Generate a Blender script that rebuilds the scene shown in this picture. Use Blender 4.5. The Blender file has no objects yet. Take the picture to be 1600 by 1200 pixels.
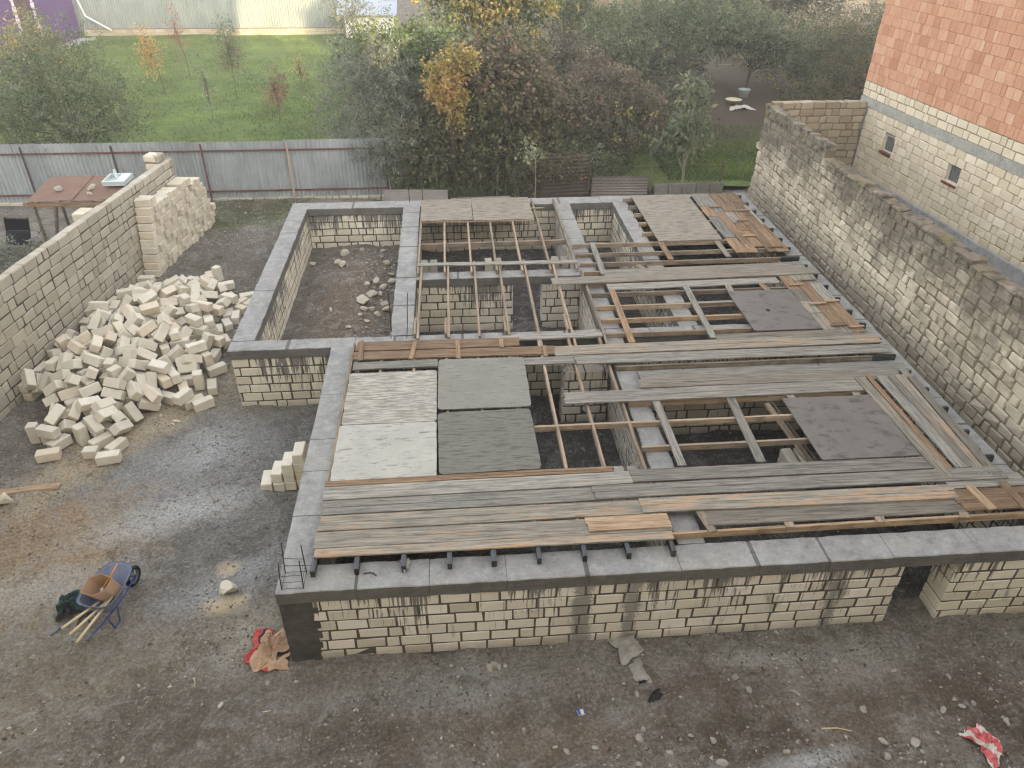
import bpy, math, random
import numpy as np
from mathutils import Vector, Matrix, Quaternion
sc = bpy.context.scene
rad = math.radians

# ---------------------------------------------------------------- camera, sky, sun, exposure
CAMZ = 8.78
cam = bpy.data.cameras.new('camera'); camo = bpy.data.objects.new('camera', cam)
sc.collection.objects.link(camo); sc.camera = camo
PITCH, YAW, ROLL = rad(33.833), rad(4.926), rad(0.45)
fwd = Vector((math.sin(YAW)*math.cos(PITCH), math.cos(YAW)*math.cos(PITCH), -math.sin(PITCH)))
rt0 = Vector((math.cos(YAW), -math.sin(YAW), 0)); up0 = rt0.cross(fwd)
rt = rt0*math.cos(ROLL) + up0*math.sin(ROLL); up = -rt0*math.sin(ROLL) + up0*math.cos(ROLL)
camo.matrix_world = Matrix(((rt.x, up.x, -fwd.x, 0), (rt.y, up.y, -fwd.y, 0), (rt.z, up.z, -fwd.z, CAMZ), (0, 0, 0, 1)))
FPX = 1173.9
cam.sensor_width = 36.0; cam.lens = 36.0*FPX/1600.0; cam.clip_start = 0.1; cam.clip_end = 900

world = bpy.data.worlds.new("World"); sc.world = world; world.use_nodes = True
SUN_EL, SUN_SLOPE = 12.0, -0.38
az = math.atan2(SUN_SLOPE, 1.0)                       # direction the light travels over the ground, from +Y
tox, toy = math.sin(az), math.cos(az)
wn = world.node_tree.nodes; wl = world.node_tree.links; wn.clear()
sky = wn.new('ShaderNodeTexSky'); sky.sky_type = 'NISHITA'; sky.sun_disc = False
sky.sun_elevation = rad(SUN_EL); sky.sun_rotation = math.atan2(-tox, -toy)
sky.air_density = 1.0; sky.dust_density = 2.5; sky.ozone_density = 1.0
hs = wn.new('ShaderNodeHueSaturation'); hs.inputs['Saturation'].default_value = 0.30
bg = wn.new('ShaderNodeBackground'); bg.inputs['Strength'].default_value = 0.15
wo = wn.new('ShaderNodeOutputWorld')
tint = wn.new('ShaderNodeMix'); tint.data_type = 'RGBA'; tint.blend_type = 'MULTIPLY'; tint.inputs[0].default_value = 1.0
tint.inputs[7].default_value = (1.03, 1.0, 0.965, 1)      # thin warm evening haze over the sky
wl.new(sky.outputs[0], hs.inputs['Color']); wl.new(hs.outputs[0], tint.inputs[6]); wl.new(tint.outputs[2], bg.inputs[0]); wl.new(bg.outputs[0], wo.inputs[0])
sl = bpy.data.lights.new('sun', 'SUN'); sl.energy = 1.7; sl.angle = rad(0.5); sl.color = (1.0, 0.80, 0.50)
so = bpy.data.objects.new('sun', sl); sc.collection.objects.link(so)
sd = Vector((tox*math.cos(rad(SUN_EL)), toy*math.cos(rad(SUN_EL)), -math.sin(rad(SUN_EL))))
so.rotation_euler = sd.to_track_quat('-Z', 'Y').to_euler(); so.location = (10, -30, 30)
sc.view_settings.view_transform = 'Standard'; sc.view_settings.look = 'None'
sc.view_settings.exposure = 2.75; sc.view_settings.gamma = 1.0
sc.cycles.max_bounces = 6; sc.cycles.transparent_max_bounces = 8
sc.cycles.use_denoising = True; sc.cycles.denoiser = 'OPENIMAGEDENOISE'; sc.cycles.denoising_prefilter = 'ACCURATE'; sc.cycles.pixel_filter_type = 'BLACKMAN_HARRIS'; sc.cycles.filter_width = 1.25
sc.cycles.sample_clamp_indirect = 3.0

# ---------------------------------------------------------------- helpers
def at(px, py, z):                                    # photograph pixel -> the point where its sight line meets height z
    d = fwd*FPX + rt*(px-800) - up*(py-600)
    t = (z-CAMZ)/d.z
    return Vector((d.x*t, d.y*t, z))
R = random.Random(11)
ORD = ['first','second','third','fourth','fifth','sixth','seventh','eighth','ninth','tenth','eleventh','twelfth',
       'thirteenth','fourteenth','fifteenth','sixteenth','seventeenth','eighteenth','nineteenth','twentieth','twenty-first','twenty-second']

def tag(o, label=None, cat=None, group=None, kind=None):
    if label: o['label'] = label
    if cat: o['category'] = cat
    if group: o['group'] = group
    if kind: o['kind'] = kind
    return o
def empty(name, loc, label, cat, group=None):
    o = bpy.data.objects.new(name, None); sc.collection.objects.link(o); o.location = loc
    o.empty_display_size = .1
    return tag(o, label, cat, group)

class MB:
    def __init__(s): s.v=[]; s.f=[]; s.t=[]; s.mi=[]
    def add(s, vs, fs, tone=.5, mi=0):
        b=len(s.v); s.v.extend([tuple(p) for p in vs]); s.f.extend([tuple(i+b for i in f) for f in fs])
        s.t.extend([tone]*len(vs)); s.mi.extend([mi]*len(fs))
    def box(s, x0,x1,y0,y1,z0,z1, tone=.5, mi=0, M=None):
        vs=[Vector((x,y,z)) for z in (z0,z1) for y in (y0,y1) for x in (x0,x1)]
        if M is not None: vs=[M@p for p in vs]
        s.add(vs,[(0,2,3,1),(4,5,7,6),(0,1,5,4),(2,6,7,3),(0,4,6,2),(1,3,7,5)],tone,mi)
    def rbox(s, x0,x1,y0,y1,z0,z1, c=.012, jit=.0, tone=.5, mi=0, M=None, rng=R):
        # box with all edges chamfered: 24 vertices
        vs=[];ix={}
        J={}
        for a in (0,1):
            for b in (0,1):
                for d in (0,1):
                    J[a,b,d]=Vector((rng.uniform(-jit,jit),rng.uniform(-jit,jit),rng.uniform(-jit,jit)))
        X=(x0,x1);Y=(y0,y1);Z=(z0,z1)
        for a in (0,1):
            for b in (0,1):
                for d in (0,1):
                    p=Vector((X[a],Y[b],Z[d]))+J[a,b,d]
                    ca=Vector(((1,-1)[a]*c,0,0));cb=Vector((0,(1,-1)[b]*c,0));cd=Vector((0,0,(1,-1)[d]*c))
                    for k,o in enumerate((cb+cd,ca+cd,ca+cb)):   # on x-face, y-face, z-face
                        ix[a,b,d,k]=len(vs);vs.append(p+o)
        g=lambda a,b,d,k:ix[a,b,d,k]
        fs=[]
        for a in (0,1):
            q=[g(a,0,0,0),g(a,1,0,0),g(a,1,1,0),g(a,0,1,0)];fs.append(q if a else q[::-1])
            q=[g(0,a,0,1),g(1,a,0,1),g(1,a,1,1),g(0,a,1,1)];fs.append(q[::-1] if a else q)
            q=[g(0,0,a,2),g(1,0,a,2),g(1,1,a,2),g(0,1,a,2)];fs.append(q if a else q[::-1])
        for a in (0,1):
            for b in (0,1):
                q=[g(a,b,0,0),g(a,b,1,0),g(a,b,1,1),g(a,b,0,1)];fs.append(q if a==b else q[::-1])
                q=[g(a,0,b,0),g(a,1,b,0),g(a,1,b,2),g(a,0,b,2)];fs.append(q[::-1] if a==b else q)
                q=[g(0,a,b,1),g(1,a,b,1),g(1,a,b,2),g(0,a,b,2)];fs.append(q if a==b else q[::-1])
        for a in (0,1):
            for b in (0,1):
                for d in (0,1):
                    q=[g(a,b,d,0),g(a,b,d,1),g(a,b,d,2)];fs.append(q if (a+b+d)%2 else q[::-1])
        if M is not None: vs=[M@p for p in vs]
        s.add(vs,fs,tone,mi)
    def tube(s, pts, r, n=6, tone=.5, mi=0, r1=None, cap=True):
        pts=[Vector(p) for p in pts]; m=len(pts); vs=[];fs=[]
        for i,p in enumerate(pts):
            d=(pts[min(i+1,m-1)]-pts[max(i-1,0)]).normalized()
            u=d.cross(Vector((0,0,1)))
            if u.length<1e-3: u=d.cross(Vector((0,1,0)))
            u.normalize(); w=d.cross(u)
            rr=r if r1 is None else r+(r1-r)*i/(m-1)
            for k in range(n):
                a=2*math.pi*k/n; vs.append(p+(u*math.cos(a)+w*math.sin(a))*rr)
        for i in range(m-1):
            for k in range(n):
                a=i*n+k;b=i*n+(k+1)%n; fs.append((a,a+n,b+n,b))
        if cap: fs.append(tuple(range(n))); fs.append(tuple(range((m-1)*n,m*n))[::-1])
        s.add(vs,fs,tone,mi)
    def lathe(s, prof, c, n=16, tone=.5, mi=0, M=None):
        vs=[];fs=[];c=Vector(c)
        for (r,z) in prof:
            for k in range(n):
                a=2*math.pi*k/n; p=Vector((r*math.cos(a),r*math.sin(a),z))
                if M is not None: p=M@p
                vs.append(c+p)
        for i in range(len(prof)-1):
            for k in range(n):
                a=i*n+k;b=i*n+(k+1)%n; fs.append((a,b,b+n,a+n))
        s.add(vs,fs,tone,mi)
    def build(s, name, mats, parent=None, local=False, smooth=False, loc=None, rot=None):
        me=bpy.data.meshes.new(name)
        off=Vector((0,0,0))
        if parent is not None and not local:
            q=parent
            while q is not None: off+=q.location; q=q.parent
        vs=[(p[0]-off.x,p[1]-off.y,p[2]-off.z) for p in s.v]
        me.from_pydata(vs,[],s.f)
        if not isinstance(mats,(list,tuple)): mats=[mats]
        for m in mats: me.materials.append(m)
        me.polygons.foreach_set('material_index',s.mi)
        at_=me.attributes.new('tone','FLOAT','POINT'); at_.data.foreach_set('value',np.array(s.t,dtype=np.float32))
        if smooth: me.polygons.foreach_set('use_smooth',[True]*len(me.polygons))
        me.update()
        o=bpy.data.objects.new(name,me); sc.collection.objects.link(o)
        if parent is not None: o.parent=parent
        if loc is not None: o.location=loc
        if rot is not None: o.rotation_euler=rot
        return o

def nparr_mesh(name, V, F, tone, mats, mi=None, parent=None, smooth=False):
    me=bpy.data.meshes.new(name); nv=len(V); nf=len(F); k=F.shape[1]
    if parent is not None: V=V-np.array(parent.location)[None,:]
    me.vertices.add(nv); me.vertices.foreach_set('co',V.astype(np.float32).ravel())
    me.loops.add(nf*k); me.loops.foreach_set('vertex_index',F.astype(np.int32).ravel())
    me.polygons.add(nf); me.polygons.foreach_set('loop_start',np.arange(0,nf*k,k,dtype=np.int32))
    try: me.polygons.foreach_set('loop_total',np.full(nf,k,dtype=np.int32))
    except Exception: pass
    if not isinstance(mats,(list,tuple)): mats=[mats]
    for m in mats: me.materials.append(m)
    if mi is not None: me.polygons.foreach_set('material_index',mi.astype(np.int32))
    if tone is not None:
        a=me.attributes.new('tone','FLOAT','POINT'); a.data.foreach_set('value',tone.astype(np.float32))
    if smooth: me.polygons.foreach_set('use_smooth',np.ones(nf,dtype=bool))
    me.update(calc_edges=True); me.validate()
    o=bpy.data.objects.new(name,me); sc.collection.objects.link(o)
    if parent is not None: o.parent=parent
    return o

# ---------------------------------------------------------------- materials
class NT:
    def __init__(s, name, rough=.9, spec=.2):
        s.m=bpy.data.materials.new(name); s.m.use_nodes=True; s.t=s.m.node_tree; s.n=s.t.nodes; s.l=s.t.links
        s.b=s.n['Principled BSDF']; s.b.inputs['Roughness'].default_value=rough; s.b.inputs['Specular IOR Level'].default_value=spec
        s.coord=None
    def link(s,a,b): s.l.new(a,b)
    def put(s,sock,v):
        if hasattr(v,'is_output') or isinstance(v,bpy.types.NodeSocket): s.l.new(v,sock)
        elif v is not None:
            if isinstance(v,tuple) and len(v)==3 and sock.type=='RGBA': v=(*v,1)
            sock.default_value=v
    def pos(s): return s.n.new('ShaderNodeNewGeometry').outputs['Position']
    def obj(s): return s.n.new('ShaderNodeTexCoord').outputs['Object']
    def rnd(s): return s.n.new('ShaderNodeObjectInfo').outputs['Random']
    def attr(s,n='tone'):
        a=s.n.new('ShaderNodeAttribute'); a.attribute_name=n; return a.outputs['Fac']
    def mp(s,v,scale=(1,1,1),loc=None,rot=None):
        m=s.n.new('ShaderNodeMapping'); s.l.new(v,m.inputs[0]); m.inputs['Scale'].default_value=scale
        if loc is not None: s.put(m.inputs['Location'],loc)
        if rot: m.inputs['Rotation'].default_value=rot
        return m.outputs[0]
    def noise(s,v,scale,detail=5,rough=.55,dist=0):
        n=s.n.new('ShaderNodeTexNoise'); s.l.new(v,n.inputs['Vector']); n.inputs['Scale'].default_value=scale
        n.inputs['Detail'].default_value=detail; n.inputs['Roughness'].default_value=rough; n.inputs['Distortion'].default_value=dist
        return n.outputs['Fac']
    def voro(s,v,scale,feat='F1'):
        n=s.n.new('ShaderNodeTexVoronoi'); n.feature=feat; s.l.new(v,n.inputs['Vector']); n.inputs['Scale'].default_value=scale
        return n
    def math(s,op,a,b=None,c=None,clamp=False):
        n=s.n.new('ShaderNodeMath'); n.operation=op; n.use_clamp=clamp
        for i,x in enumerate((a,b,c)):
            if x is not None: s.put(n.inputs[i],x)
        return n.outputs[0]
    def mr(s,v,a,b,c=0.,d=1.):
        n=s.n.new('ShaderNodeMapRange'); s.put(n.inputs[0],v)
        for i,x in enumerate((a,b,c,d)): n.inputs[i+1].default_value=x
        return n.outputs[0]
    def mix(s,f,a,b,mode='MIX'):
        n=s.n.new('ShaderNodeMix'); n.data_type='RGBA'; n.blend_type=mode
        s.put(n.inputs[0],f); s.put(n.inputs[6],a); s.put(n.inputs[7],b); return n.outputs[2]
    def ramp(s,f,stops):
        n=s.n.new('ShaderNodeValToRGB'); s.l.new(f,n.inputs[0]); e=n.color_ramp.elements
        while len(e)<len(stops): e.new(.5)
        for k,(p,c) in zip(e,stops): k.position=p; k.color=(*c,1)
        return n.outputs[0]
    def sep(s,v):
        n=s.n.new('ShaderNodeSeparateXYZ'); s.l.new(v,n.inputs[0]); return n.outputs
    def comb(s,x,y,z):
        n=s.n.new('ShaderNodeCombineXYZ')
        for i,q in enumerate((x,y,z)): s.put(n.inputs[i],q)
        return n.outputs[0]
    def bump(s,h,strength=.3,dist=.02):
        n=s.n.new('ShaderNodeBump'); s.l.new(h,n.inputs['Height']); n.inputs['Strength'].default_value=strength; n.inputs['Distance'].default_value=dist
        s.l.new(n.outputs[0],s.b.inputs['Normal'])
    def color(s,c): s.put(s.b.inputs['Base Color'],c); return s.m

def hexc(r,g,b):                                       # sRGB 0-255 -> linear
    f=lambda u:(u/255/12.92 if u<10.3 else ((u/255+.055)/1.055)**2.4)
    return (f(r),f(g),f(b))

def limestone(name, c1, c2, c3, drips=0.0, weather=0.0, topz=1.18, mort=None):
    t=NT(name,.95,.12); p=t.pos(); a=t.attr()
    c=t.ramp(a,[(0,c1),(.5,c2),(1,c3)])
    n=t.noise(p,3.2,6); n2=t.noise(p,38,4,.7)
    c=t.mix(t.mr(n,.3,.75,0,.35),c,tuple(x*.72 for x in c2))
    c=t.mix(t.mr(n2,.45,.75,0,.25),c,tuple(min(1,x*1.25) for x in c3))
    if drips>0:
        x,y,z=t.sep(p)
        # wet cement ran down the face in thin streaks from the beam above
        s=t.noise(t.comb(t.math('MULTIPLY',x,26.),t.math('MULTIPLY',y,26.),t.math('MULTIPLY',z,1.3)),1.0,3,.6)
        big=t.noise(t.comb(t.math('MULTIPLY',x,1.1),t.math('MULTIPLY',y,1.1),t.math('MULTIPLY',z,.35)),1.0,3,.6)
        fall=t.mr(z,topz-1.15,topz,0,1)
        k=t.math('MULTIPLY',t.mr(big,.36,.54,0.0,1),fall)
        thr=t.math('SUBTRACT',.72,t.math('MULTIPLY',k,.28*drips))
        m=t.math('MULTIPLY',t.math('SUBTRACT',s,thr),14.,clamp=True)
        c=t.mix(t.math('MULTIPLY',m,.9),c,hexc(104,102,98))
        w=t.math('MULTIPLY',t.math('SUBTRACT',t.noise(t.comb(t.math('MULTIPLY',x,1.9),t.math('MULTIPLY',y,1.9),t.math('MULTIPLY',z,.5)),1.,4,.7),.63),12.,clamp=True)
        c=t.mix(t.math('MULTIPLY',w,.75*min(1,drips)),c,hexc(116,114,108))
        for cx,hw in ((1.52,.10),(2.2,.07),(5.0,.05)):
            dd=t.math('ADD',t.math('ABSOLUTE',t.math('SUBTRACT',x,cx)),t.math('MULTIPLY',t.math('SUBTRACT',n2,.5),.35)); dd=t.math('ADD',dd,t.math('MULTIPLY',t.math('SUBTRACT',n,.5),.3))
            c=t.mix(t.math('MULTIPLY',t.mr(dd,hw,hw+.07,.85,0),t.mr(y,6.6,6.65,1,0)),c,hexc(128,126,120))
        low=t.mr(z,.0,.22,.55,0)
        c=t.mix(t.math('MULTIPLY',low,t.mr(n,.3,.6,.3,1)),c,hexc(96,90,80))
    if weather>0:
        x,y,z=t.sep(p)
        g=t.noise(p,.9,6,.65); hgt=t.mr(z,1.6,3.5,0,1)
        k=t.math('ADD',t.math('MULTIPLY',g,1.0),t.math('MULTIPLY',hgt,.42))
        m=t.mr(k,.58,.8,0,weather)
        c=t.mix(m,c,hexc(90,84,74))
        m2=t.mr(t.noise(p,4.,6,.75),.46,.62,0,.85); m3=t.math('MULTIPLY',m2,t.mr(z,1.8,3.6,0,1))
        c=t.mix(m3,c,hexc(48,46,42))
        c=t.mix(t.math('MULTIPLY',t.mr(t.math('ADD',z,t.math('MULTIPLY',n,.9)),1.8,2.3,.45,0),t.mr(x,8.,8.5,0,1)),c,hexc(104,100,92))
        mo=t.math('MULTIPLY',t.mr(t.noise(p,1.7,4,.6),.55,.7,0,.7),t.mr(z,3.15,3.4,0,1))
        c=t.mix(mo,c,hexc(120,116,60))
    t.bump(t.math('ADD',n2,t.math('MULTIPLY',n,1.4)),.5,.012)
    return t.color(c)

M={}
M['block_new']=limestone('block_pale',hexc(196,183,162),hexc(207,197,177),hexc(218,210,193))
M['block_found']=limestone('block_foundation',hexc(190,181,165),hexc(215,207,192),hexc(231,222,213),drips=1.0)
M['block_white']=limestone('block_white_streaked',hexc(197,187,167),hexc(216,208,188),hexc(228,221,204),drips=1.35)
M['block_left']=limestone('block_yard_wall',hexc(155,146,131),hexc(174,166,150),hexc(190,183,168))
M['block_old']=limestone('block_old_wall',hexc(178,164,146),hexc(201,188,166),hexc(216,205,185),weather=.72)
M['block_house']=limestone('block_house',hexc(205,191,163),hexc(220,207,182),hexc(231,219,197))
M['block_far']=limestone('block_far',hexc(142,130,108),hexc(158,146,124),hexc(174,164,142))
def mortar(name,c):
    t=NT(name,.95,.1); p=t.pos(); n=t.noise(p,9,5)
    t.bump(n,.4,.01); return t.color(t.mix(n,tuple(x*.7 for x in c),tuple(x*1.25 for x in c)))
M['mortar_dark']=mortar('mortar_dark',hexc(88,83,75)); M['mortar_mid']=mortar('mortar_mid',hexc(120,111,96)); M['mortar_brick']=mortar('mortar_brick',hexc(150,118,98)); M['mortar_pale']=mortar('mortar_pale',hexc(150,140,120))
def concrete(name,c,streak=False,dark=.75,joint=False):
    t=NT(name,.92,.2); p=t.pos()
    n=t.noise(p,2.2,7,.62); n2=t.noise(p,26,5,.75); n4=t.noise(p,.9,4,.6); n5=t.noise(p,7.,6,.75)
    col=t.mix(t.mr(n,.3,.68),tuple(x*dark for x in c),tuple(min(1,x*1.15) for x in c))
    col=t.mix(t.mr(n5,.5,.68,0,.5),col,tuple(min(1,x*1.5) for x in c))
    col=t.mix(t.mr(n5,.46,.32,0,.55),col,tuple(x*.5 for x in c))
    col=t.mix(t.mr(n4,.5,.65,0,.35),col,tuple(x*f for x,f in zip(c,(1.25,1.2,1.08))))
    col=t.mix(t.mr(n2,.54,.7,0,.45),col,tuple(min(1,x*1.7) for x in c)); col=t.mix(t.mr(n2,.42,.3,0,.6),col,tuple(x*.4 for x in c))
    h=t.math('ADD',t.math('ADD',n,n5),t.math('MULTIPLY',n2,.8))
    if streak:
        x,y,z=t.sep(p)
        s=t.noise(t.comb(t.math('MULTIPLY',x,2.),t.math('MULTIPLY',y,2.),t.math('MULTIPLY',z,60.)),1.,4,.6)
        col=t.mix(t.mr(s,.4,.7,0,.55),col,tuple(x*.55 for x in c))
        h=t.math('ADD',h,s)
    t.bump(h,.6,.014); return t.color(col)
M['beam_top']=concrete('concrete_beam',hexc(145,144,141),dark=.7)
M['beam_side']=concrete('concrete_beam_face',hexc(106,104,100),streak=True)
M['beam_dark']=concrete('concrete_wet_column',hexc(80,79,75),streak=False,dark=.6)
M['plinth']=concrete('concrete_plinth',hexc(156,156,156))
M['band']=concrete('pale_band_concrete',hexc(160,158,150),dark=.85)
M['slab_grey']=concrete('grey_slab',hexc(120,118,110),streak=True)

def wood(name, g1, g2, fresh, amt, sx=1.2, cement=.3):
    t=NT(name,.85,.2); o=t.obj(); r=t.rnd()
    x,y,z=t.sep(o); ro=t.math('MULTIPLY',r,37.)
    v=t.comb(t.math('ADD',t.math('MULTIPLY',x,sx),ro),t.math('ADD',t.math('MULTIPLY',y,30.),ro),t.math('MULTIPLY',z,30.))
    g=t.noise(v,1.,6,.65)
    v2=t.comb(t.math('ADD',t.math('MULTIPLY',x,1.1),ro),t.math('ADD',t.math('MULTIPLY',y,9.),ro),z)
    b=t.noise(v2,1.,5,.65)
    c=t.mix(t.mr(g,.36,.64),tuple(q*.75 for q in g1),tuple(q*1.12 for q in g2))
    th=t.math('SUBTRACT',.80-.35*amt,t.math('MULTIPLY',t.math('SUBTRACT',r,.5),.22))
    m=t.math('MULTIPLY',t.math('SUBTRACT',b,th),9.,clamp=True)
    c=t.mix(t.math('MULTIPLY',m,.8),c,t.mix(g,tuple(q*.7 for q in fresh),fresh))
    ed=t.math('MULTIPLY',t.math('SUBTRACT',t.noise(t.comb(t.math('ADD',t.math('MULTIPLY',x,.5),ro),t.math('ADD',t.math('MULTIPLY',y,16.),ro),z),1.,6,.7),.56),12.,clamp=True)
    c=t.mix(t.math('MULTIPLY',ed,.5),c,fresh)
    d=t.noise(v2,2.6,5,.7)
    c=t.mix(t.mr(d,.5,.68,0,.75),c,tuple(q*.42 for q in g1))
    cm=t.noise(t.comb(t.math('ADD',t.math('MULTIPLY',x,1.6),ro),t.math('MULTIPLY',y,14.),z),1.7,5,.75)
    c=t.mix(t.mr(cm,.55,.75,0,cement),c,hexc(160,158,150))
    br=t.mr(r,0,1,.72,1.2)
    c=t.mix(1.0,c,t.comb(br,br,br),'MULTIPLY')
    t.bump(g,.35,.006); return t.color(c)
M['plank']=wood('weathered_plank',hexc(124,118,107),hexc(148,141,128),hexc(176,142,110),.60)
M['plank_grey']=wood('grey_plank',hexc(124,121,114),hexc(152,148,138),hexc(160,138,112),.34,cement=.5)
M['plank_brown']=wood('brown_plank',hexc(124,100,79),hexc(149,125,99),hexc(166,132,102),.6)
M['timber']=wood('pine_timber',hexc(145,128,108),hexc(169,150,129),hexc(156,121,95),.5,cement=.25)
M['timber_grey']=wood('grey_timber',hexc(125,114,100),hexc(152,138,120),hexc(161,121,89),.5,cement=.4)
M['fresh']=wood('fresh_pine',hexc(161,134,106),hexc(176,153,126),hexc(163,125,93),.4,cement=.1)
M['post_wood']=wood('old_post_wood',hexc(96,86,74),hexc(124,112,98),hexc(130,100,76),.3)

def sheet(name,c,dark,amt,spk,grain):
    t=NT(name,.7,.3); o=t.obj(); x,y,z=t.sep(o); r=t.math('MULTIPLY',t.rnd(),20.)
    n=t.noise(t.comb(t.math('ADD',x,r),t.math('ADD',y,r),z),2.4,6,.6)
    col=t.mix(t.mr(n,.3,.7),tuple(q*.86 for q in c),tuple(min(1,q*1.08) for q in c))
    s=t.noise(t.comb(t.math('ADD',t.math('MULTIPLY',x,3.2),r),t.math('MULTIPLY',y,grain),z),1.,5,.7)
    s=t.math('MULTIPLY',t.math('SUBTRACT',s,1-.44*amt-.12),10.,clamp=True)
    col=t.mix(t.math('MULTIPLY',s,.75),col,dark)
    n3=t.noise(o,42,3,.7)
    k=t.math('MULTIPLY',t.math('SUBTRACT',n3,.7-.1*spk),16.,clamp=True)
    col=t.mix(t.math('MULTIPLY',k,spk),col,tuple(q*.8 for q in dark))
    n6=t.noise(t.comb(t.math('ADD',x,r),t.math('SUBTRACT',y,r),z),1.1,6,.7); n7=t.noise(o,9.,6,.75)
    col=t.mix(t.mr(n6,.52,.66,0,.35),col,tuple(q*.72 for q in c)); col=t.mix(t.mr(n7,.56,.7,0,.3),col,tuple(min(1,q*1.3) for q in c)); col=t.mix(t.mr(n7,.42,.3,0,.4),col,tuple(q*.6 for q in c))
    t.bump(t.math('ADD',n,n7),.3,.01); return t.color(col)
M['sheet_white']=sheet('whitened_plywood',hexc(173,169,157),hexc(110,103,91),.98,.25,26)
M['sheet_speck']=sheet('speckled_plywood',hexc(171,169,159),hexc(97,90,81),.75,.8,14)
M['sheet_grey']=sheet('grey_plywood',hexc(129,127,117),hexc(79,77,72),.75,.2,30)
M['sheet_dark']=sheet('dark_grey_plywood',hexc(112,110,100),hexc(66,66,61),.86,.15,26)
M['sheet_brown']=sheet('cement_stained_plywood',hexc(145,136,121),hexc(92,84,74),.9,.3,16)
M['sheet_slate']=sheet('slate_grey_plywood',hexc(111,106,100),hexc(70,68,66),.8,.2,5)

def plain(name,c,rough=.6,spec=.4,metal=0,var=.25,sc_=8.):
    t=NT(name,rough,spec); o=t.obj(); n=t.noise(o,sc_,5)
    t.b.inputs['Metallic'].default_value=metal; t.bump(n,.15,.01)
    return t.color(t.mix(n,tuple(q*(1-var) for q in c),tuple(min(1,q*(1+var)) for q in c)))
M['poly']=plain('black_polythene',hexc(42,42,44),.3,.6,var=.4); M['rebar']=plain('rebar_steel',hexc(62,52,48),.7,.4)
M['blue_paint']=plain('blue_paint',hexc(44,56,120),.45,.5); M['tray']=plain('dusty_blue_steel',hexc(116,124,146),.7,.3,var=.4,sc_=5)
M['rubber']=plain('black_rubber',hexc(36,36,36),.8,.3); M['handle']=plain('pale_ash_handle',hexc(196,180,146),.6,.3,var=.15)
M['orange_h']=plain('varnished_handle',hexc(196,134,66),.5,.4,var=.15); M['card']=plain('brown_cardboard',hexc(178,148,122),.9,.2,var=.12,sc_=3)
M['green_bag']=plain('dark_green_cloth',hexc(40,62,60),.8,.3,var=.5); M['cyan']=plain('light_blue_plastic',hexc(70,140,170),.5,.4)
M['grip']=plain('grey_rubber_grip',hexc(92,98,112),.7,.3)
M['red']=plain('red_print_paper',hexc(172,70,64),.7,.3,var=.3,sc_=14); M['white']=plain('off_white_plastic',hexc(206,200,190),.5,.4,var=.12)
M['pale_bag']=plain('dusty_film',hexc(150,146,136),.45,.5,var=.2,sc_=6); M['black']=plain('black_scrap',hexc(30,30,34),.6,.3)
M['paper']=plain('brown_paper',hexc(176,146,120),.85,.2,var=.15,sc_=9); M['rust_post']=plain('rusty_red_steel',hexc(100,68,62),.7,.3,var=.3)
M['dark_post']=plain('dark_brown_steel',hexc(74,62,58),.7,.3,var=.3); M['white_post']=plain('worn_white_pole',hexc(178,160,138),.8,.2,var=.35)
M['purple']=plain('purple_render',hexc(92,72,104),.9,.2,var=.1,sc_=.6); M['purple_dark']=plain('brown_curtain',hexc(92,76,72),.9,.2)
M['pink_white']=plain('pale_quoin_paint',hexc(196,180,184),.8,.2,var=.2); M['bluegrey_roof']=plain('pale_blue_roof_sheet',hexc(141,150,166),.4,.5,var=.05)
M['rusty_sheet']=plain('rusty_brown_sheet',hexc(122,96,82),.85,.3,var=.3,sc_=3); M['enamel']=plain('enamel_white',hexc(186,196,196),.3,.5,var=.08)
M['orange_tub']=plain('orange_plastic',hexc(186,132,66),.5,.4); M['blue_print']=plain('blue_print',hexc(50,80,170),.5,.4,var=.1)
M['pink']=plain('red_white_film',hexc(196,96,100),.4,.5,var=.5,sc_=10); M['cream']=plain('cream_enamel',hexc(224,214,180),.4,.4,var=.05)
M['glass']=plain('dark_window_glass',hexc(120,120,116),.15,.6,var=.2); M['frame_w']=plain('white_window_frame',hexc(206,204,200),.5,.4,var=.08)
M['frame_b']=plain('brown_sill',hexc(112,62,50),.6,.3); M['tan_light']=plain('pale_sawdust',hexc(206,180,130),1.,.1,var=.15)
def corr(name,c,c2,metal=.35,rough=.45):
    t=NT(name,rough,.5); p=t.pos(); t.b.inputs['Metallic'].default_value=metal
    x,y,z=t.sep(p)
    n=t.noise(t.comb(t.math('MULTIPLY',x,.8),y,t.math('MULTIPLY',z,.5)),1.4,4); s=t.noise(t.comb(t.math('MULTIPLY',x,9.),y,t.math('MULTIPLY',z,.7)),1.,4)
    return t.color(t.mix(t.mr(t.math('ADD',n,t.math('MULTIPLY',s,.4)),.45,.95),c,c2))
M['zinc']=corr('galvanised_sheet',hexc(140,146,148),hexc(182,187,189))
M['zinc_far']=corr('pale_galvanised_sheet',hexc(112,120,114),hexc(142,146,136),.15,.6)
M['rust_corr']=corr('rusty_corrugated_sheet',hexc(74,67,59),hexc(96,88,78),0,.9)
M['asb']=corr('old_fibre_cement_sheet',hexc(108,102,98),hexc(128,122,117),0,.9)

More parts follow.
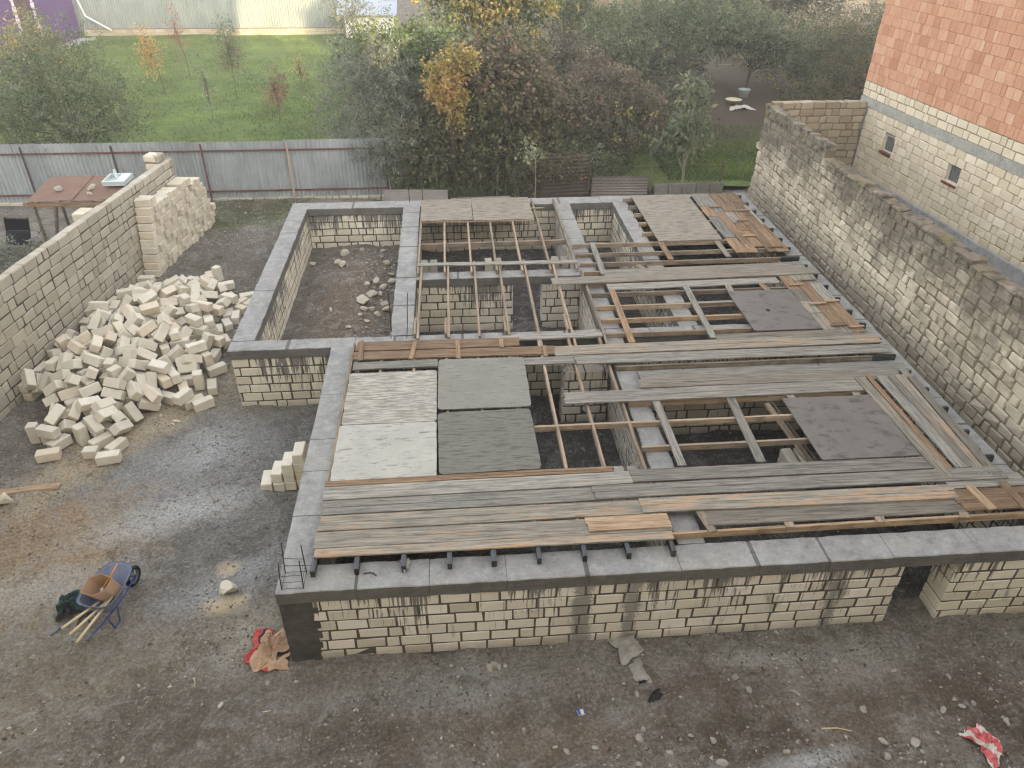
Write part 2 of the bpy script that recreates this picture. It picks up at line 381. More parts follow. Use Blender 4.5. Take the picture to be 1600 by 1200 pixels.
def brickmat():
    t=NT('hollow_red_brick',.85,.2); a=t.attr(); p=t.pos()
    c=t.ramp(a,[(0,hexc(188,138,108)),(.35,hexc(202,154,124)),(.7,hexc(210,164,134)),(1,hexc(216,178,150))])
    n=t.noise(p,5,5); x,y,z=t.sep(p)
    s=t.noise(t.comb(t.math('MULTIPLY',x,8.),t.math('MULTIPLY',y,8.),t.math('MULTIPLY',z,3.)),1.,4)
    c=t.mix(t.mr(s,.4,.75,0,.4),c,hexc(186,120,96)); c=t.mix(t.mr(n,.5,.8,0,.3),c,hexc(214,176,150))
    w=t.math('SINE',t.math('MULTIPLY',z,190.))
    t.bump(t.math('ADD',t.math('MULTIPLY',w,.5),n),.3,.008); return t.color(c)
M['brick']=brickmat()

def leafmat(name,stops,trans=.35):
    t=NT(name,.55,.3); a=t.attr(); c=t.ramp(a,stops)
    out=t.n['Material Output']; t.put(t.b.inputs['Base Color'],c)
    tr=t.n.new('ShaderNodeBsdfTranslucent'); t.l.new(c,tr.inputs[0])
    mx=t.n.new('ShaderNodeMixShader'); mx.inputs[0].default_value=trans
    t.l.new(t.b.outputs[0],mx.inputs[1]); t.l.new(tr.outputs[0],mx.inputs[2]); t.l.new(mx.outputs[0],out.inputs[0]); return t.m
M['leaf_olive']=leafmat('leaf_olive',[(0,hexc(77,86,62)),(.5,hexc(114,123,90)),(1,hexc(154,158,117))])
M['leaf_silver']=leafmat('leaf_silver',[(0,hexc(86,92,77)),(.5,hexc(121,125,108)),(1,hexc(163,165,143))])
M['leaf_hazel']=leafmat('leaf_hazel',[(0,hexc(68,70,48)),(.5,hexc(103,103,73)),(.85,hexc(132,123,86)),(1,hexc(154,117,86))])
M['leaf_copper']=leafmat('leaf_copper',[(0,hexc(97,90,73)),(.5,hexc(128,114,95)),(1,hexc(156,134,112))])
M['leaf_green']=leafmat('leaf_green',[(0,hexc(68,80,52)),(.5,hexc(96,110,70)),(1,hexc(134,142,88))])
M['leaf_gold']=leafmat('leaf_gold',[(0,hexc(128,120,66)),(.5,hexc(168,152,84)),(1,hexc(190,162,100))])
M['leaf_orange']=leafmat('leaf_orange',[(0,hexc(150,118,74)),(.5,hexc(184,148,90)),(1,hexc(196,168,104))])
M['leaf_red']=leafmat('leaf_red',[(0,hexc(130,80,70)),(.5,hexc(160,100,84)),(1,hexc(170,124,96))])
M['leaf_mulb']=leafmat('leaf_mulberry',[(0,hexc(88,98,74)),(.5,hexc(118,126,98)),(1,hexc(156,156,112))])
M['leaf_dull']=leafmat('leaf_dull',[(0,hexc(70,70,57)),(.5,hexc(101,99,81)),(1,hexc(134,130,101))])
M['leaf_white']=leafmat('leaf_white',[(0,hexc(120,128,98)),(.5,hexc(150,156,122)),(1,hexc(184,186,150))])
M['leaf_brown']=leafmat('leaf_brown',[(0,hexc(100,82,66)),(.5,hexc(124,106,82)),(1,hexc(140,126,92))])
M['grass']=leafmat('grass_blade',[(0,hexc(68,84,44)),(.5,hexc(96,113,56)),(1,hexc(132,142,74))],.2)
M['dry_grass']=leafmat('dry_grass',[(0,hexc(74,84,54)),(.5,hexc(100,104,68)),(1,hexc(142,134,92))],.2)
M['bark']=plain('grey_brown_bark',hexc(96,86,76),.95,.1,var=.3); M['bark_pale']=plain('pale_bark',hexc(150,146,130),.9,.1,var=.2)
M['stone']=plain('grey_stone',hexc(158,153,143),.95,.15,var=.3,sc_=7); M['stone_pale']=plain('pale_rubble_stone',hexc(178,170,154),.95,.15,var=.2,sc_=7)

# ---------------------------------------------------------------- ground
def vnoise(X,Y,seed):
    def h(i,j):
        n=(i*374761393+j*668265263+seed*1442695041)&0xffffffff
        n=((n^(n>>13))*1274126177)&0xffffffff
        return ((n^(n>>16))&0xffff)/65535.0
    xi=np.floor(X).astype(np.int64); yi=np.floor(Y).astype(np.int64); fx=X-xi; fy=Y-yi
    fx=fx*fx*(3-2*fx); fy=fy*fy*(3-2*fy)
    return (h(xi,yi)*(1-fx)+h(xi+1,yi)*fx)*(1-fy)+(h(xi,yi+1)*(1-fx)+h(xi+1,yi+1)*fx)*fy
def fbm(X,Y,f,o,seed):
    s=0;a=1;t=0
    for k in range(o):
        s=s+a*(vnoise(X*f+17.3*k,Y*f-9.1*k,seed+k)-.5); t+=a; a*=.55; f*=2.03
    return s/t
def ground_h(X,Y):
    X=np.asarray(X,float);Y=np.asarray(Y,float)
    base=np.interp(Y,[0,9,12.5,17,20,24],[0,0,.08,.14,.26,.16])
    base=np.where(X>-2.4,np.interp(Y,[0,20,21,24],[0,0,.1,.05]),base)
    ext=(X>-4.0)&(X<-1.1)&(Y>12.7)&(Y<20.1)
    mound=.18+.42*np.exp(-((X+2.5)/.95)**2-((Y-16.8)/2.6)**2)+.12*np.exp(-((X+1.7)/.5)**2-((Y-14.5)/1.2)**2)
    base=np.where(ext,mound,base)
    base=np.where(Y>24.5,-.2,base)
    n=fbm(X,Y,.55,3,3)*.12+fbm(X,Y,2.0,4,7)*.11+(.5-np.abs(fbm(X,Y,1.4,4,77)))*.06+fbm(X,Y,8.,3,21)*.05
    for (px_,py_,dx_,dy_,w_,d_) in ((-6.5,6.2,.9,.42,.16,.05),(-5.9,5.6,.9,.42,.16,.045),(-1.,5.3,1.,.05,.18,.04),(-3.8,9.2,.75,.65,.2,.04),(-3.0,8.8,.75,.65,.2,.03)):
        dd=((X-px_)*-dy_+(Y-py_)*dx_)/math.hypot(dx_,dy_)+fbm(X,Y,.8,2,5)*.5; al=(X-px_)*dx_+(Y-py_)*dy_
        n=n-d_*np.exp(-(dd/w_)**2)*np.clip(1.6-np.abs(al)/2.2,0,1)+d_*.5*np.exp(-((np.abs(dd)-w_*1.8)/(w_*.7))**2)*np.clip(1.6-np.abs(al)/2.2,0,1)
    damp=np.where(Y>24.5,.5,1.0)
    return base+n*damp
def axis(a,b,s,lo,hi):
    m=np.arange(a,b,s)
    return np.concatenate([lo-0*np.array([]) if False else np.array(lo,float),m,np.array(hi,float)])
gx=axis(-11,9.6,.055,[-260,-160,-90,-60,-45,-35,-28,-24,-20,-17,-15,-13.5,-12.5,-11.6],[10,11,12.5,15,18,22,28,36,50,80,150,260])
gy=axis(3.2,23.6,.055,[-120,-60,-30,-15,-6,-2,0,1.5,2.5],[24.2,25,26,27.5,29,31,34,38,43,49,56,65,80,110,170,300])
GX,GY=np.meshgrid(gx,gy); GZ=ground_h(GX,GY)
nx,ny=len(gx),len(gy)
V=np.stack([GX.ravel(),GY.ravel(),GZ.ravel()],1)
i=np.arange(ny-1)[:,None]*nx+np.arange(nx-1)[None,:]; i=i.ravel()
F=np.stack([i,i+1,i+nx+1,i+nx],1)
def gz(x,y): return float(ground_h(np.array([x]),np.array([y]))[0])

def ground_material():
    t=NT('bare_dirt_ground',.97,.08); p=t.pos(); x,y,z=t.sep(p)
    wob=t.noise(p,1.3,5,.6); wob2=t.noise(p,5.,5,.7)
    fine=t.noise(p,22,5,.75); peb=t.voro(p,34); peb2=t.voro(p,13)
    def patch(cx,cy,rx,ry,soft=.45,rot=0.):
        dx=t.math('SUBTRACT',x,cx); dy=t.math('SUBTRACT',y,cy)
        c,s_=math.cos(rot),math.sin(rot)
        u=t.math('ADD',t.math('MULTIPLY',dx,c/rx),t.math('MULTIPLY',dy,s_/rx)); v=t.math('ADD',t.math('MULTIPLY',dx,-s_/ry),t.math('MULTIPLY',dy,c/ry))
        d=t.math('SQRT',t.math('ADD',t.math('MULTIPLY',u,u),t.math('MULTIPLY',v,v)))
        d=t.math('ADD',d,t.math('MULTIPLY',t.math('SUBTRACT',wob,.5),1.6)); d=t.math('ADD',d,t.math('MULTIPLY',t.math('SUBTRACT',wob2,.5),.7))
        return t.mr(d,1-soft,1+soft,1,0)
    c=t.mix(t.mr(wob,.36,.64),hexc(100,92,81),hexc(132,126,116))
    w3=t.noise(p,2.7,6,.72,.6); w4=t.noise(t.mp(p,(1.,2.6,1.),rot=(0,0,.35)),3.4,6,.75); w5=t.noise(p,11.,6,.78)
    def lay(m,col,k=1.): 
        nonlocal c
        c=t.mix(t.math('MULTIPLY',m,k),c,hexc(*col))
    lay(patch(-4.6,10.6,3.0,1.3,.5,.25),(134,133,130),.9)         # grey gravel spread beside the pile
    lay(patch(-3.2,8.6,1.5,1.6,.5),(106,104,100),.8)
    lay(patch(-6.9,8.6,1.8,1.3,.35,.6),(152,130,102),.9)         # tan earth
    lay(patch(-6.3,11.6,2.4,.55,.5,.9),(176,158,128),.85)       # stone dust round the pile
    lay(patch(-4.6,9.6,1.3,.35,.6,.35),(176,174,168),.8)
    lay(patch(-6.3,8.0,1.1,.4,.6,.2),(170,164,152),.7)
    lay(patch(-3.1,7.0,.35,.5,.6),(168,160,144),.7)
    lay(patch(-5.2,6.2,2.6,1.5,.5),(134,122,102),.55)
    lay(patch(-2.3,5.2,2.6,.7,.5),(92,82,70),.7)
    lay(patch(2.8,5.9,1.1,.35,.5),(94,76,62),.75)
    lay(patch(5.2,5.2,3.2,.45,.6,.1),(104,88,72),.6)
    lay(patch(1.0,6.1,3.5,.3,.6,.05),(138,133,124),.6)
    lay(patch(5.3,5.9,1.2,.3,.6),(150,144,134),.6); lay(patch(4.0,4.65,.5,.12,.6,.1),(186,186,184),.8)
    lay(patch(-6.2,19.0,2.4,2.6,.5),(100,94,86),.8); lay(patch(-6.4,22.3,2.6,1.0,.5),(84,92,60),.8)
    lay(patch(-3.6,8.0,1.0,.35,.5,.5),(150,150,150),.7); lay(patch(-4.4,11.2,.9,.5,.5,.2),(168,168,166),.7); lay(patch(-3.4,11.2,.8,1.2,.5),(98,96,92),.6)
    lay(patch(-3.9,5.9,1.3,.5,.5,.2),(84,76,66),.65); lay(patch(-6.6,5.6,.8,.6,.5),(140,130,112),.6); lay(patch(-.2,6.0,.7,.35,.5),(146,144,138),.7); lay(patch(.8,5.2,1.4,.25,.5),(122,106,90),.6)
    lay(patch(3.2,5.0,.9,.3,.5),(78,68,58),.7); lay(patch(6.4,5.6,.7,.6,.5),(92,78,66),.7); lay(patch(6.9,4.5,.5,.5,.5),(74,60,50),.7); lay(patch(3.9,6.1,.5,.12,.5),(160,156,148),.7)
    gm=t.math('MULTIPLY',t.mr(t.noise(p,2.6,5,.7),.54,.66,0,.75),t.mr(y,5.0,6.6,.3,1))
    gm=t.math('MULTIPLY',gm,t.math('MULTIPLY',t.mr(y,7.2,7.4,1,0),t.mr(x,-1.5,-.5,0,1)))
    lay(gm,(70,74,48))
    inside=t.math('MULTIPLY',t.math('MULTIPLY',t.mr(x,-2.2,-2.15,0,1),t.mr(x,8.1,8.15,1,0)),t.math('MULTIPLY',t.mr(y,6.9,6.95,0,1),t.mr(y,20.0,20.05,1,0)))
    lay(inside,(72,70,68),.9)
    ext=t.math('MULTIPLY',t.math('MULTIPLY',t.mr(x,-4.0,-3.95,0,1),t.mr(x,-1.1,-1.05,1,0)),t.math('MULTIPLY',t.mr(y,12.7,12.75,0,1),t.mr(y,20.0,20.05,1,0)))
    lay(ext,(104,96,88)); lay(t.math('MULTIPLY',ext,patch(-2.5,16.0,.7,2.6,.5)),(108,90,74),.9)
    back=t.mr(y,23.9,24.1,0,1); lay(back,(74,66,54))
    c=t.mix(t.mr(w3,.5,.66,0,.5),c,hexc(152,149,143)); c=t.mix(t.mr(w3,.45,.33,0,.5),c,hexc(74,68,60))
    c=t.mix(t.mr(w4,.55,.7,0,.35),c,hexc(158,152,140)); c=t.mix(t.mr(w4,.43,.3,0,.35),c,hexc(78,72,62))
    c=t.mix(t.mr(w5,.55,.7,0,.3),c,hexc(160,155,146)); c=t.mix(t.mr(w5,.44,.3,0,.4),c,hexc(60,54,46))
    # small stones and crumbs of the soil
    c=t.mix(t.math('MULTIPLY',t.mr(peb.outputs['Distance'],.16,.3,1,0),t.mr(t.sep(peb.outputs['Color'])[0],.82,.9,0,.4)),c,hexc(160,155,145))
    c=t.mix(t.mr(fine,.38,.6,.5,0),c,hexc(64,58,50)); c=t.mix(t.mr(fine,.55,.8,0,.4),c,hexc(158,152,142))
    for (px,py,rx,ry) in ((355,888,.13,.11),(345,950,.22,.12),(372,938,.12,.07)):
        q=at(px,py,0); lay(patch(q.x,q.y,rx,ry,.8),(188,168,134),.65)
    h=t.math('ADD',t.math('MULTIPLY',fine,.8),t.math('ADD',t.math('MULTIPLY',w5,1.6),t.mr(peb2.outputs['Distance'],0,.35,.5,0)))
    t.bump(h,1.,.035); c=t.mix(1.0,c,(1.58,1.61,1.66),'MULTIPLY'); return t.color(c)
tag(nparr_mesh('ground',V,F,None,ground_material(),smooth=True),kind='structure')

def lawn_material():
    t=NT('garden_lawn',.95,.1); p=t.pos(); x,y,z=t.sep(p)
    n=t.noise(p,.45,5,.6); n2=t.noise(p,3.,5,.7); n3=t.noise(p,14.,4,.75)
    c=t.mix(t.mr(n,.3,.7),hexc(86,100,54),hexc(114,130,68)); c=t.mix(t.mr(n2,.42,.7,0,.6),c,hexc(58,70,44)); c=t.mix(t.mr(n3,.5,.8,0,.5),c,hexc(124,132,88))
    s=t.math('ADD',t.math('MULTIPLY',t.math('SUBTRACT',x,6.),.16),t.math('MULTIPLY',t.math('SUBTRACT',y,31.),.22))
    s=t.math('ADD',s,t.math('MULTIPLY',t.math('SUBTRACT',n2,.5),1.2))
    soil=t.math('MULTIPLY',t.mr(s,.0,.5,0,1),t.mr(x,0.,4.,0,1))
    c=t.mix(soil,c,t.mix(n3,hexc(72,64,54),hexc(104,94,78)))
    t.bump(t.math('ADD',n3,n2),.8,.05); return t.color(c)
lx=np.arange(-24,27,.4); ly=np.arange(24.3,56,.4); LX,LY=np.meshgrid(lx,ly)
LZ=.22+fbm(LX,LY,.3,4,55)*.25+np.maximum(0,LY-45)*.012
nx,ny=len(lx),len(ly); i=(np.arange(ny-1)[:,None]*nx+np.arange(nx-1)[None,:]).ravel()
tag(nparr_mesh('lawn',np.stack([LX.ravel(),LY.ravel(),LZ.ravel()],1),np.stack([i,i+1,i+nx+1,i+nx],1),None,lawn_material(),smooth=True),kind='structure')
def lz(x,y): return float(.22+fbm(np.array([x]),np.array([y]),.3,4,55)[0]*.25+max(0,y-45)*.012)

# ---------------------------------------------------------------- masonry
def MT(ox,oy,ang,oz=0.): return Matrix.Translation((ox,oy,oz))@Matrix.Rotation(ang,4,'Z')
def blockwall(mb, ox,oy,ang,L,T,z0,n,ch=.195,lens=(.39,.39,.39,.2),jit=.006,cham=.013,joint=.011,seed=1,skip=None,mortar=1,simple=False,rec=.008,cuts=None):
    rg=random.Random(seed); Mx=MT(ox,oy,ang)
    if jit>.0125: rec=.024
    elif jit>.0075: rec=.013
    for k in range(n):
        u=-rg.uniform(0,.3); zb=z0+k*ch
        while u<L:
            l=rg.choice(lens)*rg.uniform(.94,1.05)
            a=max(0,u);b=min(L,u+l); u+=l
            if b-a<.06: continue
            if skip and skip(a,b,zb+ch*.5): continue
            o=rg.uniform(-.003,.003)*(1 if jit<.01 else 2)
            tone=min(1,max(0,rg.gauss(.5,.26)))
            parts=[(a,b)]
            for (c0,c1,d0,d1) in (cuts or ()):
                if d0-.03<zb+ch*.5<d1+.03 and b>c0 and a<c1: parts=[q for q in ((a,min(b,c0)),(max(a,c1),b)) if q[1]-q[0]>.04]
            if len(parts)!=1 or parts[0]!=(a,b):
                for (a2,b2) in parts: mb.rbox(a2+joint/2,b2-joint/2,o,T-o,zb+joint/2,zb+ch-joint/2,cham,jit,tone,0,Mx,rg)
                continue
            if simple: mb.box(a+joint/2,b-joint/2,o,T-.002,zb+joint/2,zb+ch-joint/2,tone,0,Mx)
            else: mb.rbox(a+joint/2,b-joint/2,o,T-o,zb+joint/2,zb+ch-joint/2,cham*rg.uniform(.7,1.5),jit,tone,0,Mx,rg)
    if mortar:
        if skip is None: mb.box(.03,L-.03,rec,T-rec,z0,z0+n*ch-.03,.5,1,Mx)
def beam(mb,x0,x1,y0,y1,z0=1.18,z1=1.38,seed=0,step=.95):
    rg=random.Random(seed); horiz=(x1-x0)>(y1-y0); L=max(x1-x0,y1-y0); W=min(x1-x0,y1-y0)
    def piece(u0,u1,mi_top,dz,inset):
        m=max(1,int((u1-u0)/.16)); vs=[];fs=[];mi=[]
        for i in range(m+1):
            u=u0+(u1-u0)*i/m; e=lambda s:rg.uniform(-s,s)
            a_=inset+e(.007);b_=W-inset+e(.007); zt=z1+dz+e(.003)
            sec=[(a_,z0+e(.003)),(a_,zt-.012),(a_+.012+e(.004),zt),(W*.5,zt+e(.003)),(b_-.012+e(.004),zt),(b_,zt-.012),(b_,z0+e(.003))]
            for v,z in sec: vs.append((x0+u,y0+v,z) if horiz else (x1-v,y0+u,z))
        for i in range(m):
            for j in range(6):
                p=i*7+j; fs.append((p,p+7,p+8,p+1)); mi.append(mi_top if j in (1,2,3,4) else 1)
            fs.append((i*7+6,i*7+13,i*7+7,i*7)); mi.append(1)
        fs.append(tuple(range(7))); mi.append(1); fs.append(tuple(m*7+j for j in range(6,-1,-1))); mi.append(1)
        b0=len(mb.v); mb.v+=vs; mb.f+=[tuple(q+b0 for q in f) for f in fs]; mb.t+=[rg.random()]*len(vs); mb.mi+=mi
    u=0
    while u<L-.01:
        l=rg.uniform(.75,1.35)*step
        if L-u-l<.4: l=L-u
        piece(u+.003,u+l-.004,0,rg.uniform(-.004,.004),0)
        if u+l<L-.1 and rg.random()<.4:
            w=rg.uniform(.03,.06); piece(u+l-.003,u+l+w,1,-.004,.004); u+=w
        u+=l
    if horiz: mb.box(x0+.01,x1-.01,y0+.016,y1-.016,z0+.008,z1-.012,.5,1)
    else: mb.box(x0+.016,x1-.016,y0+.01,y1-.01,z0+.008,z1-.012,.5,1)

F0=(-2.38,6.53,0.)
fnd=empty('house_foundation',F0,'unfinished house foundation of pale block walls under a grey concrete ring beam','foundation')
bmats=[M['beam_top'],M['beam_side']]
def fw(ox,oy,ang,L,T,seed,mat='block_found',n=6,mort='mortar_dark',skip=None,z0=0.):
    mb=MB(); blockwall(mb,ox,oy,ang,L,T,z0,n,seed=seed,skip=skip,jit=.005,cham=.009,joint=.022,rec=.007)
    if skip is not None: mb.box(.02,L-.02,.007,T-.007,z0,z0+n*.195-.004,.5,1,MT(ox,oy,ang))
    return mb.build('block_wall',[M[mat],M[mort]],fnd)
H90=math.pi/2
fw(-2.0,6.55,0,7.9,.38,1); fw(6.62,6.55,0,1.72,.38,2,'block_white')
fw(-1.98,6.95,H90,5.5,.36,3,'block_white')
fw(-4.30,12.52,0,1.92,.36,4,'block_white')
fw(-3.90,12.9,H90,6.95,.38,5,'block_white')
fw(-3.90,19.87,0,12.2,.38,6,'block_white')
fw(-.87,12.87,H90,6.98,.38,7,'block_white')
fw(-1.95,12.53,0,9.9,.32,8,'block_white')
fw(-.86,15.34,0,2.2,.28,9,'block_white'); fw(1.98,15.34,0,.9,.28,10,'block_found')
fw(3.22,6.95,H90,5.55,.34,11,'block_found'); fw(3.22,12.87,H90,6.98,.34,12,'block_found')
fw(4.84,12.87,H90,6.98,.34,13,'block_white')
fw(3.24,11.06,0,4.7,.34,14,'block_found'); fw(1.95,11.62,0,.9,.3,15,'block_found')
fw(8.34,6.95,H90,12.9,.36,16,'block_white')
for s,(a,b,c,d) in enumerate(((-2.38,8.36,6.53,6.98),(-2.38,-1.95,6.98,12.5),(-4.32,-1.95,12.5,12.86),(-1.95,8.36,12.5,12.84),(-4.32,-3.88,12.86,19.84),
    (-4.32,8.36,19.84,20.32),(-1.29,-.84,12.86,19.84),(-.84,2.86,15.31,15.66),(2.86,3.24,6.98,12.5),(2.86,3.26,12.84,19.84),(4.47,4.86,12.84,19.84),
    (3.24,7.94,11.04,11.42),(7.94,8.36,6.98,12.5),(7.94,8.36,12.84,19.84))):
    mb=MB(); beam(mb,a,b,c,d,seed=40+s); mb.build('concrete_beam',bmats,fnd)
mb=MB(); rg=random.Random(4)
for k in range(12):
    w=rg.uniform(-.03,.06); mb.rbox(-2.372,-1.96+w,6.533,6.93,k*.0983-.02,(k+1)*.0983-.02,.004,.003,.5,0,None,rg)
mb.build('corner_column',M['beam_dark'],fnd)
# short block piers that carry the props inside the rooms
def pier(x,y,n=5,w=.4):
    mb=MB(); rg=random.Random(int(x*100+y))
    for k in range(n):
        z=k*.195
        if k%2: mb.rbox(x,x+w,y,y+.19,z,z+.185,.012,.006,rg.random(),0,None,rg); mb.rbox(x,x+w,y+.2,y+.39,z,z+.185,.012,.006,rg.random(),0,None,rg)
        else: mb.rbox(x,x+.17,y,y+.39,z,z+.185,.012,.006,rg.random(),0,None,rg); mb.rbox(x+w-.17,x+w,y,y+.39,z,z+.185,.012,.006,rg.random(),0,None,rg)
    return mb
for j,(x,y,l) in enumerate(((-.80,16.9,'pale block pier against the wall in the rear left bay, left of its row'),(.78,16.9,'free-standing pale block pier in the middle of the rear left bay'),
    (2.44,16.9,'pale block pier in the rear left bay, right of its row'),(2.42,8.75,'rough block pier seen through the open bay right of the grey plywood sheets'),(5.3,9.0,'block pier in the dark bay beside the slate sheet'))):
    o=pier(x,y).build('block_pier',M['block_left']); tag(o,l,'pier','block piers inside the foundation')

def standalone(name,label,cat,mb,mats,group=None):
    o=mb.build(name,mats); return tag(o,label,cat,group)

# ---- yard wall at the left, with the piers on its far side
WA=rad(90-7.65)
yw=empty('yard_wall',(-9.55,6.2,0),'long tan stone block wall running along the left side of the yard','wall')
mb=MB(); blockwall(mb,-9.55,6.2,WA,15.1,.2,-.15,12,ch=.215,seed=31,jit=.009,cham=.016,lens=(.41,.41,.41,.41,.21)); mb.build('block_wall',[M['block_left'],M['mortar_dark']],yw)
mb=MB(); blockwall(mb,-9.55+.139*14.6-.2,6.2+.99*14.6,WA,.4,.2,2.432,1,seed=33,jit=.01); mb.build('cap_block',[M['block_left'],M['mortar_dark']],yw)
for (u,h) in ((6.6,13),(10.9,13),(14.55,14)):
    ox=-9.55+.133*u-.99*.215; oy=6.2+.991*u+.133*.215
    mb=MB(); blockwall(mb,ox,oy,WA,.42,.3,-.1,h,seed=int(u*10),jit=.014,cham=.02); mb.build('buttress',[M['block_new'],M['mortar_mid']],yw)

# ---- old wall at the right, perpendicular return wall
ow=empty('boundary_wall',(9.0,21.4,0),'tall old yellowish stone wall, weathered black along its top, right of the foundation','wall')
mb=MB(); blockwall(mb,9.0,21.4,-H90,14.5,.24,-.05,17,seed=51,jit=.016,cham=.02,joint=.016,lens=(.39,.39,.2,.3)); mb.build('block_wall',[M['block_old'],M['mortar_mid']],ow)
mb=MB(); blockwall(mb,9.0,21.4,-H90,4.05,.24,3.265,2,ch=.17,seed=52,jit=.018,cham=.022,joint=.014); mb.build('top_courses',[M['block_old'],M['mortar_mid']],ow)
mb=MB(); rg=random.Random(8)
u=4.1
while u<14.4:
    l=rg.uniform(.3,.5); mb.rbox(8.97,9.26,21.4-u-l+.01,21.4-u,3.262,3.262+rg.choice((.03,.06,.1)),.02,.02,rg.random()*.5,0,None,rg); u+=l
mb.build('coping',[M['block_old'],M['mortar_mid']],ow)
mb=MB(); rg=random.Random(77)
for k in range(17):
    if rg.random()<.6: mb.rbox(9.0-.0,9.22,21.4,21.4+rg.uniform(.05,.2),k*.195-.04,k*.195+.14,.02,.015,rg.random(),0,None,rg)
mb.build('toothed_end',[M['block_old'],M['mortar_mid']],ow)
mb=MB(); blockwall(mb,9.26,21.45,0,2.75,.22,.6,15,seed=61,jit=.012,cham=.018,joint=.014,ch=.2)
standalone('return_wall','short brownish stone wall joining the old wall to the brick house','wall',mb,[M['block_far'],M['mortar_mid']])

# ---- neighbour's house: limestone below, red hollow brick above
HX,HY=12.0,21.85; HA=-H90+.07
hs_=empty('brick_house',(HX,HY,1.),'tall unplastered house with red hollow brick above pale limestone blocks','building')
HL=13.2
wins=[(1.55,2.02,2.55,3.0),(4.35,4.82,2.62,3.07)]
skipw=lambda a,b,z: any(b>w0-.02 and a<w1+.02 and w2-.06<z<w3+.06 for (w0,w1,w2,w3) in wins)
mb=MB(); blockwall(mb,HX+.42*.07,HY-.42,HA,HL-.42,.3,1.05,12,seed=71,jit=.008,cham=.012,joint=.012,lens=(.39,.39,.3,.2),cuts=[(a-.42,b-.42,c,d) for (a,b,c,d) in wins],mortar=0,ch=.2)
Mx=MT(HX,HY,HA)
# wall core behind the blocks, built round the window openings
def core(u0,u1,z0,z1): mb.box(u0,u1,.03,.27,z0,z1,.5,1,Mx)
core(.42,1.5,1.05,3.45);core(2.06,4.3,1.05,3.45);core(4.86,HL-.02,1.05,3.45)
for (w0,w1,w2,w3) in wins: core(w0-.05,w1+.04,1.05,w2-.0); core(w0-.05,w1+.04,w3,3.45)
mb.build('limestone_wall',[M['block_house'],M['mortar_pale']],hs_)
mb=MB(); blockwall(mb,HX,HY,HA,HL,.3,3.69,2,seed=72,ch=.2,joint=.012); mb.build('limestone_wall',[M['block_house'],M['mortar_pale']],hs_)
mb=MB(); mb.rbox(0,HL,-.012,.3,3.455,3.688,.006,0,.5,0,Mx); mb.build('ring_beam',M['band'],hs_)
mb=MB(); mb.rbox(0,.41,-.014,.3,1.0,3.45,.01,.003,.5,0,Mx); mb.rbox(.1,.2,-.03,-.014,1.9,3.2,.01,.004,.5,0,Mx); mb.build('corner_column',M['beam_top'],hs_)
mb=MB(); mb.rbox(-.1,HL,-.09,-.02,.6,1.72,.01,.003,.5,0,Mx); mb.build('plinth',M['plinth'],hs_)
mb=MB(); blockwall(mb,HX,HY,HA,HL,.25,4.10,16,ch=.245,seed=73,jit=.003,cham=.005,joint=.007,lens=(.25,.25,.14,.3,.38),rec=.014); mb.build('brick_wall',[M['brick'],M['mortar_brick']],hs_)
mb=MB(); mb.box(0,HL,0,.25,8.03,13.5,.5,0,Mx); mb.box(0,.25,.25,9,1.,13.5,.5,0,Mx); mb.box(HL-.25,HL,.25,9,1.,13.5,.5,0,Mx); mb.build('upper_wall',[M['brick']],hs_)
for (w0,w1,w2,w3) in wins:
    f=MB(); t_=.035
    f.box(w0,w1,.06,.12,w3-t_,w3,.5,0,Mx);f.box(w0,w1,.06,.12,w2,w2+t_,.5,0,Mx);f.box(w0,w0+t_,.06,.12,w2+t_,w3-t_,.5,0,Mx);f.box(w1-t_,w1,.06,.12,w2+t_,w3-t_,.5,0,Mx)
    wo_=f.build('window',M['frame_w'],hs_)
    g=MB(); g.box(w0+t_,w1-t_,.09,.1,w2+t_,w3-t_,.5,0,Mx)
    for q in range(4): g.box(w0+t_+q*.1+.03,w0+t_+q*.1+.042,.078,.088,w2+t_,w3-t_,.5,0,Mx)
    def ch_parent(o,p): o.parent=p; return o
    go=g.build('pane',M['glass'],None); go.parent=wo_; go.location=(-1*hs_.location.x-wo_.location.x,-1*hs_.location.y-wo_.location.y,-hs_.location.z)
    s=MB(); s.rbox(w0-.05,w1+.02,-.04,.12,w2-.06,w2-.003,.01,0,.5,0,Mx); so_=s.build('sill',M['frame_b'],None); so_.parent=wo_; so_.location=go.location
# alley between old wall and house
mb=MB(); mb.v=[(9.2,6,1.3),(13.6,6,1.3),(12.2,21.6,1.3),(9.2,21.6,1.3),(9.2,6,-.5),(13.6,6,-.5),(12.2,21.6,-.5),(9.2,21.6,-.5)]
mb.f=[(0,1,2,3),(0,4,5,1),(1,5,6,2),(2,6,7,3),(3,7,4,0)]; mb.t=[.5]*8; mb.mi=[0]*5
tag(mb.build('path',M['plinth']),kind='structure')

